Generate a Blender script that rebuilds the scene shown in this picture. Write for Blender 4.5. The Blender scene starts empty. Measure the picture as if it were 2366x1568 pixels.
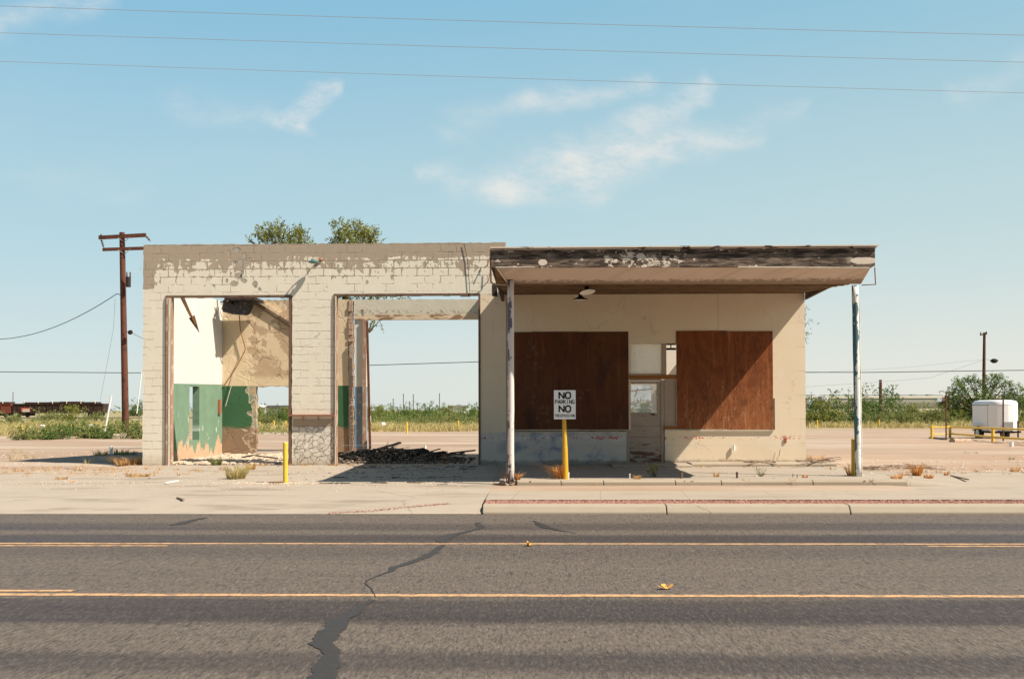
import bpy, math, random
from mathutils import Vector, Matrix, noise as mnoise
R = math.radians
random.seed(7)
S = bpy.context.scene
COL = S.collection
# ------------------------------------------------------------------ camera, sky, sun, exposure
CAM = Vector((0.0, 0.0, 1.68))
YAW, PITCH, ROLL, SHIFT = 0.0232, 0.020, -0.0023, 0.048
CM = Matrix.Rotation(YAW, 4, 'Z') @ Matrix.Rotation(math.pi / 2 + PITCH, 4, 'X') @ Matrix.Rotation(ROLL, 4, 'Z')
cd = bpy.data.cameras.new('camera')
cam = bpy.data.objects.new('camera', cd)
COL.objects.link(cam)
cam.matrix_world = Matrix.Translation(CAM) @ CM
cd.sensor_width = 36; cd.lens = 36; cd.sensor_fit = 'HORIZONTAL'
cd.shift_y = SHIFT; cd.clip_end = 6000; cd.clip_start = 0.1
S.camera = cam
S.view_settings.view_transform = 'Standard'
S.view_settings.look = 'None'
S.view_settings.gamma = 1
S.view_settings.exposure = 0.60
TOSUN = Vector((0.80, -0.33, 1.0)).normalized()
SUN_EL = math.asin(TOSUN.z)
SUN_AZ = math.atan2(TOSUN.x, TOSUN.y)
sd = bpy.data.lights.new('sun', 'SUN')
sd.energy = 5.0; sd.angle = R(0.53); sd.color = (1.0, 0.91, 0.77)
so = bpy.data.objects.new('sun', sd); COL.objects.link(so)
so.rotation_euler = TOSUN.to_track_quat('Z', 'Y').to_euler()
so.location = (20, -10, 30)

# ------------------------------------------------------------------ tiny node language
def c(r, g, b):
    f = lambda v: (v / 255 / 12.92) if v / 255 <= 0.04045 else ((v / 255 + 0.055) / 1.055) ** 2.4
    return (f(r), f(g), f(b), 1.0)

class V:
    def __init__(s, B, k): s.B = B; s.k = k
    def _m(s, op, o, rev=False, o2=None):
        n = s.B.nt.nodes.new('ShaderNodeMath'); n.operation = op
        a, b = (o, s) if rev else (s, o)
        s.B.put(n.inputs[0], a)
        if b is not None: s.B.put(n.inputs[1], b)
        if o2 is not None: s.B.put(n.inputs[2], o2)
        return V(s.B, n.outputs[0])
    def __add__(s, o): return s._m('ADD', o)
    __radd__ = __add__
    def __sub__(s, o): return s._m('SUBTRACT', o)
    def __rsub__(s, o): return s._m('SUBTRACT', o, True)
    def __mul__(s, o): return s._m('MULTIPLY', o)
    __rmul__ = __mul__
    def __truediv__(s, o): return s._m('DIVIDE', o)
    def __neg__(s): return s._m('MULTIPLY', -1.0)
    def abs(s): return s._m('ABSOLUTE', None)
    def max(s, o): return s._m('MAXIMUM', o)
    def min(s, o): return s._m('MINIMUM', o)
    def pow(s, o): return s._m('POWER', o)
    def sin(s): return s._m('SINE', None)
    def sqrt(s): return s._m('SQRT', None)
    def inv(s): return 1.0 - s

class B:
    def __init__(s, nt, world=False):
        s.nt = nt; s.nt.nodes.clear(); s.world = world
        s._p = None
    def new(s, t): return s.nt.nodes.new(t)
    def put(s, sock, v):
        if isinstance(v, V): s.nt.links.new(v.k, sock)
        elif isinstance(v, (tuple, list)) and len(v) == 3 and sock.type == 'RGBA': sock.default_value = (*v, 1)
        else: sock.default_value = v
    def pos(s):
        if s._p is None:
            n = s.new('ShaderNodeNewGeometry'); s._p = V(s, n.outputs['Position'])
        return s._p
    def obj(s):
        n = s.new('ShaderNodeTexCoord'); return V(s, n.outputs['Object'])
    def gen(s):
        n = s.new('ShaderNodeTexCoord'); return V(s, n.outputs['Generated'])
    def sep(s, v):
        n = s.new('ShaderNodeSeparateXYZ'); s.put(n.inputs[0], v)
        return [V(s, o) for o in n.outputs]
    def vec(s, x, y, z):
        n = s.new('ShaderNodeCombineXYZ')
        for i, a in enumerate((x, y, z)): s.put(n.inputs[i], a)
        return V(s, n.outputs[0])
    def scale(s, v, sx, sy, sz):
        n = s.new('ShaderNodeVectorMath'); n.operation = 'MULTIPLY'
        s.put(n.inputs[0], v); n.inputs[1].default_value = (sx, sy, sz)
        return V(s, n.outputs[0])
    def noise(s, v, sc, det=4, ro=0.55, dist=0.0):
        n = s.new('ShaderNodeTexNoise'); s.put(n.inputs['Vector'], v)
        n.inputs['Scale'].default_value = sc; n.inputs['Detail'].default_value = det
        n.inputs['Roughness'].default_value = ro; n.inputs['Distortion'].default_value = dist
        return V(s, n.outputs[0])
    def noisec(s, v, sc, det=3):
        n = s.new('ShaderNodeTexNoise'); s.put(n.inputs['Vector'], v)
        n.inputs['Scale'].default_value = sc; n.inputs['Detail'].default_value = det
        return V(s, n.outputs['Color'])
    def vor(s, v, sc, feat='DISTANCE_TO_EDGE', out=0):
        n = s.new('ShaderNodeTexVoronoi'); n.feature = feat
        s.put(n.inputs['Vector'], v); n.inputs['Scale'].default_value = sc
        return V(s, n.outputs[out])
    def brick(s, v, w, h, mortar, smooth=0.1, off=0.5):
        n = s.new('ShaderNodeTexBrick'); s.put(n.inputs['Vector'], v)
        n.inputs['Scale'].default_value = 1.0; n.inputs['Brick Width'].default_value = w
        n.inputs['Row Height'].default_value = h; n.inputs['Mortar Size'].default_value = mortar
        n.inputs['Mortar Smooth'].default_value = smooth
        n.inputs['Color1'].default_value = (0, 0, 0, 1); n.inputs['Color2'].default_value = (1, 1, 1, 1)
        n.inputs['Mortar'].default_value = (0.5, 0.5, 0.5, 1); n.offset = off
        return V(s, n.outputs['Color']), V(s, n.outputs['Fac'])
    def ss(s, v, a, b, lo=0.0, hi=1.0):
        n = s.new('ShaderNodeMapRange'); n.interpolation_type = 'SMOOTHSTEP'; n.clamp = True
        s.put(n.inputs[0], v); n.inputs[1].default_value = a; n.inputs[2].default_value = b
        n.inputs[3].default_value = lo; n.inputs[4].default_value = hi
        return V(s, n.outputs[0])
    def band(s, v, a, b, e): return s.ss(v, a - e, a + e) * s.ss(v, b - e, b + e, 1.0, 0.0)
    def mix(s, f, a, b, mode='MIX'):
        n = s.new('ShaderNodeMix'); n.data_type = 'RGBA'; n.blend_type = mode; n.clamp_factor = True
        s.put(n.inputs[0], f); s.put(n.inputs[6], a); s.put(n.inputs[7], b)
        return V(s, n.outputs[2])
    def rnd(s):
        n = s.new('ShaderNodeNewGeometry'); return V(s, n.outputs['Random Per Island'])
    def out(s, col, rough=0.85, h=None, strength=0.5, dist=0.02, metal=0.0, spec=0.3, disp=None, extra=None):
        p = s.new('ShaderNodeBsdfPrincipled'); o = s.new('ShaderNodeOutputMaterial')
        s.put(p.inputs['Base Color'], col); s.put(p.inputs['Roughness'], rough)
        s.put(p.inputs['Metallic'], metal); s.put(p.inputs['Specular IOR Level'], spec)
        if h is not None:
            b = s.new('ShaderNodeBump'); b.inputs['Strength'].default_value = strength
            b.inputs['Distance'].default_value = dist; s.put(b.inputs['Height'], h)
            s.nt.links.new(b.outputs[0], p.inputs['Normal'])
        if extra: extra(s, p, o)
        else: s.nt.links.new(p.outputs[0], o.inputs[0])

MATS = {}
def material(name):
    def deco(fn):
        m = bpy.data.materials.new(name); m.use_nodes = True
        fn(B(m.node_tree)); MATS[name] = m
        return fn
    return deco

# ------------------------------------------------------------------ world: Nishita sky with thin cirrus
w = bpy.data.worlds.new('World'); S.world = w; w.use_nodes = True
b = B(w.node_tree)
sky = b.new('ShaderNodeTexSky'); sky.sky_type = 'NISHITA'; sky.sun_disc = False
sky.sun_elevation = SUN_EL; sky.sun_rotation = SUN_AZ
sky.air_density = 1.0; sky.dust_density = 1.6; sky.ozone_density = 1.0; sky.altitude = 800
d = b.gen()
dx, dy, dz = b.sep(d)
ysafe = dy.max(0.05)
u = dx / ysafe; v = dz / ysafe
def PX(x, y):   # picture coordinates -> direction slopes (dx/dy, dz/dy)
    l = Vector(((x - 1183) / 2366, (784 - y) / 2366 + SHIFT, -1.0)); q = CM.to_3x3() @ l
    return q.x / q.y, q.z / q.y
nz = b.noisec(b.vec(u * 1.0, v * 1.6, 0.3), 11.0, 9)
nr, ng, nb = b.sep(nz)
uu = u + (nr - 0.5) * 0.10; vv = v + (ng - 0.5) * 0.06
def seg(x0, y0, x1, y1, w0, w1, a):
    ax, ay = PX(x0, y0); bx_, by_ = PX(x1, y1)
    ex, ey = bx_ - ax, by_ - ay; L = ex * ex + ey * ey
    t = (((uu - ax) * ex + (vv - ay) * ey) / L).max(0.0).min(1.0)
    qx = uu - ax - t * ex; qy = vv - ay - t * ey
    dist = (qx * qx + qy * qy).sqrt()
    wd = t * ((w1 - w0) * 1.4 / 2366) + w0 * 1.4 / 2366
    return b.ss(dist / wd, 1.25, 0.0).pow(1.35) * a
segs = [seg(1150, 425, 1330, 395, 40, 70, .75), seg(1330, 395, 1560, 330, 60, 35, .7), seg(1440, 330, 1640, 195, 45, 22, .6),
        seg(1600, 320, 1730, 330, 45, 30, .6), seg(1200, 225, 1480, 205, 35, 30, .5), seg(940, 405, 1150, 425, 22, 45, .45),
        seg(605, 268, 690, 275, 20, 24, .75), seg(680, 262, 790, 205, 26, 12, .6), seg(430, 255, 600, 250, 40, 34, .22),
        seg(20, 50, 200, 5, 40, 34, .42), seg(1700, 290, 1850, 245, 30, 20, .22), seg(2200, 215, 2366, 130, 26, 34, .22),
        seg(1050, 300, 1300, 230, 40, 40, .25), seg(60, 420, 330, 430, 40, 40, .12)]
m = segs[0]
for q in segs[1:]: m = (m + q - m * q)
fine = b.noise(b.vec(u * 1.0 - v * 0.8, v * 2.2 + u * .5, 1.7), 17.0, 9, 0.72)
cl = (m * b.ss(fine, 0.28, 0.70, 0.15, 1.3)).min(1.0)
veil = b.ss(b.noise(b.vec(u * 0.8, v * 3.0, 4.0), 3.5, 5, 0.6), 0.5, 0.85, 0.0, 0.10)
cl = cl.max(veil)
tint = b.mix(1.0, V(b, sky.outputs[0]), (0.80, 1.04, 1.0), 'MULTIPLY')
g1_ = b.mix(b.ss(dz, 0.0, 0.19), (5.45, 5.5, 5.15), (3.65, 4.85, 5.1))
g2_ = b.mix(b.ss(dz, 0.15, 0.43), g1_, (1.80, 3.75, 5.0))
side = b.mix(b.ss(u, -0.5, 0.5), (0.90, 0.97, 1.02), (1.06, 1.02, 0.99))
g2_ = b.mix(1.0, g2_, side, 'MULTIPLY')
tint = b.mix(1.0, tint, b.mix(b.ss(dy, -0.4, 0.1), (0.62, 0.58, 0.55), (0.8, 0.8, 0.8)), 'MULTIPLY')
tint = b.mix(b.ss(dz, 0.62, 0.42, 0.0, 0.88) * b.ss(dy, -0.1, 0.25), tint, g2_)
skyc = b.mix(cl * 0.74, tint, (5.9, 5.7, 5.4))
bg = b.new('ShaderNodeBackground'); b.put(bg.inputs[0], skyc); bg.inputs[1].default_value = 0.097
wo = b.new('ShaderNodeOutputWorld'); w.node_tree.links.new(bg.outputs[0], wo.inputs[0])

# ------------------------------------------------------------------ geometry helpers
def W(x, y, Y):
    """point of the place that stands Y metres out along the view ray (x, y in reference-sheet units)"""
    l = Vector(((x - 1183) / 2366, (784 - y) / 2366 + SHIFT, -1.0)); q = CM.to_3x3() @ l
    return CAM + q * (Y / q.y)
def G(x, y, z):
    l = Vector(((x - 1183) / 2366, (784 - y) / 2366 + SHIFT, -1.0)); q = CM.to_3x3() @ l
    return CAM + q * ((z - CAM.z) / q.z)
def XZ(x, y, Y=26.0):
    p = W(x, y, Y); return p.x, p.z

class MB:
    def __init__(s): s.v = []; s.f = []
    def add(s, vs, fs):
        o = len(s.v); s.v += [tuple(p) for p in vs]; s.f += [tuple(i + o for i in f) for f in fs]
    def box(s, x0, x1, y0, y1, z0, z1, M=None):
        vs = [Vector(p) for p in ((x0, y0, z0), (x1, y0, z0), (x1, y1, z0), (x0, y1, z0), (x0, y0, z1), (x1, y0, z1), (x1, y1, z1), (x0, y1, z1))]
        if M is not None: vs = [M @ p for p in vs]
        s.add(vs, [(3, 2, 1, 0), (4, 5, 6, 7), (0, 1, 5, 4), (1, 2, 6, 5), (2, 3, 7, 6), (3, 0, 4, 7)]); return s
    def bar(s, a, b_, wd, th, up=Vector((0, 0, 1)), ends=1.0):
        a = Vector(a); b_ = Vector(b_); d = (b_ - a); L = d.length; d.normalize()
        sx = d.cross(up)
        if sx.length < 1e-4: sx = d.cross(Vector((1, 0, 0)))
        sx.normalize(); sz = sx.cross(d)
        M = Matrix((( d.x, sx.x, sz.x, a.x), (d.y, sx.y, sz.y, a.y), (d.z, sx.z, sz.z, a.z), (0, 0, 0, 1)))
        return s.box(0, L, -wd / 2, wd / 2, -th / 2, th / 2, M)
    def tube(s, pts, r, n=8, cap=True):
        pts = [Vector(p) for p in pts]; rs = r if isinstance(r, (list, tuple)) else [r] * len(pts)
        rings = []; prev = None
        for i, p in enumerate(pts):
            d = (pts[min(i + 1, len(pts) - 1)] - pts[max(i - 1, 0)]).normalized()
            a = prev if prev is not None else (Vector((1, 0, 0)) if abs(d.x) < 0.8 else Vector((0, 1, 0)))
            a = (a - d * a.dot(d)).normalized(); prev = a; bb = d.cross(a)
            rings.append([p + (a * math.cos(t) + bb * math.sin(t)) * rs[i] for t in [2 * math.pi * k / n for k in range(n)]])
        vs = [p for rg in rings for p in rg]; fs = []
        for i in range(len(pts) - 1):
            for k in range(n):
                fs.append((i * n + k, i * n + (k + 1) % n, (i + 1) * n + (k + 1) % n, (i + 1) * n + k))
        if cap: fs += [tuple(reversed(range(n))), tuple(range((len(pts) - 1) * n, len(pts) * n))]
        s.add(vs, fs); return s
    def lathe(s, prof, at, n=20, M=None):
        vs = []; fs = []
        for r, z in prof:
            for k in range(n):
                t = 2 * math.pi * k / n; p = Vector((r * math.cos(t), r * math.sin(t), z))
                if M is not None: p = M @ p
                vs.append(p + Vector(at))
        for i in range(len(prof) - 1):
            for k in range(n): fs.append((i * n + k, i * n + (k + 1) % n, (i + 1) * n + (k + 1) % n, (i + 1) * n + k))
        s.add(vs, fs); return s
    def prism(s, poly, y0, y1):           # polygon in XZ, extruded along Y
        n = len(poly); vs = [(x, y0, z) for x, z in poly] + [(x, y1, z) for x, z in poly]
        fs = [tuple(range(n)), tuple(reversed(range(n, 2 * n)))] + [(i, i + n, (i + 1) % n + n, (i + 1) % n) for i in range(n)]
        s.add(vs, fs); return s
    def prismx(s, poly, x0, x1):          # polygon in YZ, extruded along X
        n = len(poly); vs = [(x0, y, z) for y, z in poly] + [(x1, y, z) for y, z in poly]
        fs = [tuple(reversed(range(n))), tuple(range(n, 2 * n))] + [(i, (i + 1) % n, (i + 1) % n + n, i + n) for i in range(n)]
        s.add(vs, fs); return s
    def rock(s, p, r, flat=0.7):
        p = Vector(p); vs = []
        phi = (1 + 5 ** .5) / 2
        base = [(-1, phi, 0), (1, phi, 0), (-1, -phi, 0), (1, -phi, 0), (0, -1, phi), (0, 1, phi), (0, -1, -phi), (0, 1, -phi), (phi, 0, -1), (phi, 0, 1), (-phi, 0, -1), (-phi, 0, 1)]
        fs = [(0, 11, 5), (0, 5, 1), (0, 1, 7), (0, 7, 10), (0, 10, 11), (1, 5, 9), (5, 11, 4), (11, 10, 2), (10, 7, 6), (7, 1, 8), (3, 9, 4), (3, 4, 2), (3, 2, 6), (3, 6, 8), (3, 8, 9), (4, 9, 5), (2, 4, 11), (6, 2, 10), (8, 6, 7), (9, 8, 1)]
        a = random.uniform(0, 6.28); ca, sa = math.cos(a), math.sin(a); st = random.uniform(0.8, 1.7)
        for q in base:
            k = r / 1.9 * random.uniform(0.65, 1.25)
            x, y, z = q[0] * k * st, q[1] * k, q[2] * k * flat
            vs.append(p + Vector((x * ca - y * sa, x * sa + y * ca, z)))
        s.add(vs, fs); return s
    def build(s, name, mat, parent=None, smooth=False, bevel=0.0, loc=None):
        me = bpy.data.meshes.new(name); vs = s.v
        if loc is not None:
            L = Vector(loc); vs = [tuple(Vector(p) - L) for p in vs]
        me.from_pydata(vs, [], s.f); me.validate(); me.update()
        me.materials.append(MATS[mat] if isinstance(mat, str) else mat)
        if smooth:
            for p in me.polygons: p.use_smooth = True
        o = bpy.data.objects.new(name, me); COL.objects.link(o)
        if loc is not None: o.location = loc
        if parent is not None:
            o.parent = parent
            if loc is None: o.location = -Vector(parent_origin(parent))
        if bevel:
            md = o.modifiers.new('bevel', 'BEVEL'); md.width = bevel; md.segments = 2; md.limit_method = 'ANGLE'
        return o
def parent_origin(p):
    v = Vector(p.location)
    while p.parent: p = p.parent; v += Vector(p.location)
    return v
def tag(o, label=None, cat=None, group=None, kind=None):
    if label: o['label'] = label
    if cat: o['category'] = cat
    if group: o['group'] = group
    if kind: o['kind'] = kind
    return o
def empty(name, loc, label, cat, group=None):
    o = bpy.data.objects.new(name, None); COL.objects.link(o); o.location = loc; o.empty_display_size = 0.2
    return tag(o, label, cat, group)
def copy_tree(o, parent=None):
    q = o.copy(); COL.objects.link(q); q.parent = parent
    for ch in [x for x in bpy.data.objects if x.parent == o]: copy_tree(ch, q)
    return q
def wall_grid(x0, x1, z0, z1, y, th, keep, step=0.12, jit=0.01, xs=(), zs=(), axis='Y', facex=True):
    """plastered wall with ragged edges; keep(x, z) says where it stands"""
    def lines(a, b_, extra):
        n = max(1, round((b_ - a) / step)); L = [a + (b_ - a) * i / n for i in range(n + 1)]
        for e in extra:
            if a < e < b_:
                j = min(range(len(L)), key=lambda i: abs(L[i] - e))
                if 0 < j < len(L) - 1: L[j] = e
                else: L.append(e)
        return sorted(set(L))
    X = lines(x0, x1, xs); Z = lines(z0, z1, zs)
    nx, nz_ = len(X) - 1, len(Z) - 1
    K = [[keep((X[i] + X[i + 1]) / 2, (Z[j] + Z[j + 1]) / 2) for j in range(nz_)] for i in range(nx)]
    g = lambda i, j: 0 <= i < nx and 0 <= j < nz_ and K[i][j]
    mb = MB(); idx = {}
    def vert(i, j, s_):
        k = (i, j, s_)
        if k not in idx:
            around = [g(i - 1, j - 1), g(i, j - 1), g(i - 1, j), g(i, j)]
            dx_ = dz_ = 0
            if not all(around) and j > 0:
                rr = random.Random(i * 7919 + j * 104729 + int(abs(y) * 10))
                dx_ = rr.uniform(-jit, jit); dz_ = rr.uniform(-jit, jit)
                if sum(around) > 2: dx_ *= .3; dz_ *= .3
            yy = y + (th if s_ else 0)
            p = (X[i] + dx_, yy, Z[j] + dz_) if axis == 'Y' else (yy, X[i] + dx_, Z[j] + dz_)
            idx[k] = len(mb.v); mb.v.append(p)
        return idx[k]
    for i in range(nx):
        for j in range(nz_):
            if not K[i][j]: continue
            a, b_, c_, d_ = [(i, j), (i + 1, j), (i + 1, j + 1), (i, j + 1)]
            mb.f.append((vert(*a, 0), vert(*b_, 0), vert(*c_, 0), vert(*d_, 0)))
            mb.f.append((vert(*d_, 1), vert(*c_, 1), vert(*b_, 1), vert(*a, 1)))
            for (p, q, ii, jj) in ((a, b_, i, j - 1), (b_, c_, i + 1, j), (c_, d_, i, j + 1), (d_, a, i - 1, j)):
                if not g(ii, jj): mb.f.append((vert(*q, 0), vert(*p, 0), vert(*p, 1), vert(*q, 1)))
    return mb
# ------------------------------------------------------------------ materials
def xyz(b): return b.sep(b.pos())
def streaks(b, sc=3.0, k=0.12):
    x, y, z = xyz(b); return b.noise(b.vec(x + y * 0.7, 0.0, z * k), sc, 5, 0.6)

def W_(x, y):
    l = Vector(((x - 1183) / 2366, (784 - y) / 2366 + SHIFT, -1.0)); q = CM.to_3x3() @ l; p = CAM + q * (26.0 / q.y); return p.x, p.z
@material('front_block')
def _(b):
    x, y, z = xyz(b); P = b.vec(x, y, z)
    j1 = b.noise(b.vec(x, 0.0, z), 3.5, 3); j2 = b.noise(b.vec(x, 5.0, z), 3.0, 3)
    rnd_, mort = b.brick(b.vec(x + 0.02 + (j1 - .5) * .07, z - 0.28 + (j2 - .5) * .05, 0.0), 0.4, 0.2, 0.012, 0.6)
    rr = b.sep(rnd_)[0]
    n1 = b.noise(P, 1.1, 5, 0.6); n2 = b.noise(P, 7.0, 5, 0.65); n3 = b.noise(P, 28.0, 3, 0.6)
    hf = b.ss(z, 4.55, 5.70)
    edge = b.ss(x, -9.86, -9.66, 1.0, 0.0) * b.ss(z, 4.6, 4.9)
    cap = b.ss(z + (n2 - 0.5) * 0.22 + (n1 - 0.5) * 0.35, 5.50, 5.56)
    n4 = b.noise(b.vec(x * 1.4, 0.0, z * .5), 3.2, 6, 0.7)
    _r2, mw = b.brick(b.vec(x + 0.02 + (j1 - .5) * .07, z - 0.28 + (j2 - .5) * .05, 0.0), 0.4, 0.2, 0.05, 1.0)
    q = mw * (rr * 0.6 + n4) * 0.07 * b.ss(z, 4.7, 5.2) - 0.015 + hf * 0.36 + (n1 - 0.5) * 0.5 + (n4 - 0.5) * 0.95 + (n2 - 0.5) * 0.95 + rr * 0.10 + mort * 0.05 + 0.02 + mort * 0.16 * b.ss(z, 4.7, 5.3)
    peel = b.ss(q, 0.365, 0.385).max(cap).max(b.ss(edge + (n2 - 0.5) * 0.9, 0.55, 0.62))
    # isolated chips with pale plaster under
    ch = b.vor(b.scale(P, 1.0, 1.0, 0.75), 3.1, 'F1') 
    chips = None
    for (px_, py_, rx_, rz_) in ((529, 584, .05, .07), (546, 578, .09, .07), (563, 592, .06, .10), (556, 608, .07, .12), (543, 607, .06, .04), (552, 637, .11, .07), (560, 626, .04, .12), (563, 648, .08, .06), (541, 655, .10, .07), (589, 657, .06, .09), (600, 668, .04, .05), (524, 649, .03, .05), (577, 600, .05, .05), (1040, 585, .05, .05), (905, 640, .03, .06), (848, 652, .03, .05)):
        cx_, cz__ = W_(px_, py_)
        e_ = b.ss(((x - cx_) / rx_).pow(2.0) + ((z - cz__) / rz_).pow(2.0) + (n2 - 0.5) * 3.2 + (n3 - 0.5) * 1.2, 0.80, 1.2, 1.0, 0.0)
        chips = e_ if chips is None else chips.max(e_)
    holes = b.ss(b.noise(P, 5.0, 4, 0.6), 0.60, 0.64) * chips
    paint = b.mix(b.noise(P, 2.3, 4), (0.735, 0.65, 0.52), (0.83, 0.765, 0.645))
    st = b.noise(b.vec(x, 0.0, z * 0.14), 7.0, 5, 0.65)
    paint = b.mix(b.ss(st, 0.52, 0.78) * 0.5, paint, (0.87, 0.84, 0.76))
    paint = b.mix(b.ss(streaks(b, 16.0), 0.60, 0.8) * 0.22, paint, (0.46, 0.35, 0.23))
    # hairline joints
    jm = b.noise(P, 2.6, 4, 0.6)
    joint = mort * b.ss(jm + (n3 - .5) * .45, 0.46, 0.60) * b.ss(z, 4.45, 4.75, 0.3, 1.0)
    hor = b.ss((z / 0.2 + (n2 - 0.5) * 0.35 - 0.40)._m('FRACT', None), 0.0, 0.05, 1.0, 0.0) * b.ss(jm, 0.42, 0.52) * b.ss(z, 4.4, 4.6, 1.0, 0.0)
    crk = b.ss(b.vor(b.scale(P, 1.6, 1.0, 5.0) + 0.0 if False else b.vec(x * 1.5 + n2 * 0.6, 0.0, z * 5.0 + n1), 1.5), 0.0, 0.02, 1.0, 0.0) * b.ss(b.noise(P, 1.7, 3), 0.55, 0.68) * b.ss(z, 4.4, 4.5, 1.0, 0.0)
    lines = joint.max(hor).max(crk)
    col = b.mix(lines * b.ss(n2, .40, .60, .05, .72) * b.ss(z, 4.4, 4.8, 0.75, 0.85), paint, (0.36, 0.25, 0.16))
    bare = b.mix(n2, (0.355, 0.275, 0.205), (0.475, 0.38, 0.29))
    bare = b.mix(mort * b.ss(n2, .45, .6) * 0.35, bare, (0.27, 0.20, 0.14))
    col = b.mix(peel, col, bare)
    chipc = b.mix(n1, (0.34, 0.29, 0.24), (0.48, 0.42, 0.34))
    col = b.mix(chips, col, chipc)
    col = b.mix(holes, col, (0.07, 0.05, 0.04))
    run = b.ss(b.noise(b.vec(x, 0.0, z * 0.07), 11.0, 5, 0.7), 0.60, 0.74) * b.ss(z, 5.7, 4.7, 0.0, 1.0)
    col = b.mix(run * 0.28, col, (0.40, 0.32, 0.23))
    # flagstone facing at the foot of the pier
    wv = b.vec(x + (n2 - 0.5) * 0.25, 0.0, z + (n1 - 0.5) * 0.2)
    cell = b.vor(wv, 6.5); crack = b.ss(cell + (n3 - .5) * .03, 0.008, 0.035, 1.0, 0.0)
    cc = b.vor(wv, 6.5, 'F1', 1); cr = b.sep(cc)[0]
    stone = b.mix(cr, (0.68, 0.60, 0.50), (0.77, 0.70, 0.61))
    stone = b.mix(b.ss(n2, 0.45, 0.65) * b.ss(z + (n1 - .5) * .5, 1.1, 0.7) * 0.6, stone, (0.44, 0.36, 0.27))
    stone = b.mix(crack * b.ss(n2, .35, .55) * 0.8, stone, (0.27, 0.18, 0.12))
    fm = b.band(x, -6.2, -5.02, 0.02) * b.ss(z + (n2 - 0.5) * 0.12, 1.24, 1.28, 1.0, 0.0)
    col = b.mix(fm, col, stone)
    band_ = b.band(x, -6.2, -5.02, 0.02) * b.band(z + (n2 - .5) * .05, 1.24, 1.45, 0.01)
    col = b.mix(band_ * 0.8, col, (0.36, 0.235, 0.155))
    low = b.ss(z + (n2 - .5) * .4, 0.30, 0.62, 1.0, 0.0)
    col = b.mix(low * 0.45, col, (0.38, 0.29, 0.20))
    h = n3 * 0.12 - lines * 0.7 - peel * 0.45 - chips * 1.2 - fm * crack * 2.0 - fm * 0.1
    b.out(col, 0.9, h, 1.0, 0.02)

@material('office_stucco')
def _(b):
    x, y, z = xyz(b); P = b.pos()
    n1 = b.noise(P, 1.3, 5); n2 = b.noise(P, 6.0, 5, 0.65); n3 = b.noise(P, 40.0, 3)
    col = b.mix(n1, (0.72, 0.58, 0.425), (0.80, 0.67, 0.505))
    # lower band under the left boards: scraped back to grey and blue undercoats
    lowm = b.ss(z + (n2 - 0.5) * 0.10, 1.05, 1.12, 1.0, 0.0) * b.ss(x, 2.35, 2.40, 1.0, 0.0)
    scr = b.ss(b.noise(b.vec(x * 0.7, 0.0, z * 1.2), 1.7, 5, 0.6, 0.4), 0.43, 0.60)
    grey = b.mix(n2, (0.50, 0.44, 0.40), (0.62, 0.57, 0.54))
    blue = b.mix(b.ss(b.noise(P, 2.4, 4), 0.46, 0.62), grey, (0.21, 0.25, 0.36))
    col = b.mix(lowm * 0.8, col, grey)
    col = b.mix(lowm * scr * b.band(x, -0.8, 1.9, 0.5), col, blue)
    # leftover red lettering and white scabs along one line
    zz = z - 0.96 + (n1 - 0.5) * 0.02
    line_ = b.band(zz, -0.05, 0.035, 0.012)
    rn = b.noise(b.vec(x * 1.0, 0.0, z * 1.5), 13.0, 3, 0.6); rg = b.noise(b.vec(x, 0.0, 0.0), 0.9, 3, 0.6)
    rn2 = b.noise(b.vec(x, 3.0, z), 26.0, 2, 0.6)
    red = line_ * b.ss(rn + (rg - 0.5) * 0.9, 0.56, 0.60) * b.ss(rn2, 0.40, 0.48)
    wht = b.band(zz, -0.09, 0.05, 0.03) * b.ss(rn2 + (n2 - .5) * .6, 0.54, 0.60) * b.ss(x, 2.3, 2.4, 1.0, 0.0)
    col = b.mix(wht * 0.7, col, (0.80, 0.77, 0.74))
    col = b.mix(red * 0.9, col, (0.55, 0.055, 0.045))
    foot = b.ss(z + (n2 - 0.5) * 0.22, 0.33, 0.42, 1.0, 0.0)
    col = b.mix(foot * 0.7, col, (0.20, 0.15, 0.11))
    drip = b.ss(streaks(b, 9.0, 0.08), 0.62, 0.8) * b.ss(z, 0.6, 0.35, 0.0, 1.0)
    col = b.mix(drip * 0.5, col, (0.22, 0.17, 0.13))
    hair = b.ss(b.vor(b.vec(x * 1.0 + (n2 - .5) * .5, 0.0, z * 0.8 + (n1 - .5) * .6), 0.75), 0.0, 0.006, 1.0, 0.0) * b.ss(b.noise(P, 0.9, 3), 0.5, 0.58)
    col = b.mix(hair * 0.55, col, (0.30, 0.21, 0.14))
    wr = b.ss(b.noise(b.vec(x, 0.0, z * 0.06), 8.0, 6, 0.7), 0.56, 0.76)
    col = b.mix(wr * 0.30, col, (0.42, 0.31, 0.21))
    pt = b.ss(b.noise(b.vec(x, 7.0, z * 1.3), 1.4, 3, .5), 0.60, 0.615)
    col = b.mix(pt * 0.22, col, (0.80, 0.70, 0.56))
    seam = b.ss((x - 4.62).abs(), 0.0, 0.012, 1.0, 0.0) * b.ss(z, 3.66, 3.7)
    hc = b.ss((z / 0.61 - 0.3)._m('FRACT', None), 0.0, 0.02, 1.0, 0.0) * b.ss(x, 6.45, 6.80)
    col = b.mix((seam.max(hc)) * 0.6, col, (0.25, 0.18, 0.12))
    sy = b.mix(1.0, col, (1, 1, 1), 'MULTIPLY')
    b.out(sy, 0.88, n3 * 0.25 + n2 * 0.5 - red * 0.4 - (seam.max(hc)), 0.35, 0.01)

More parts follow.
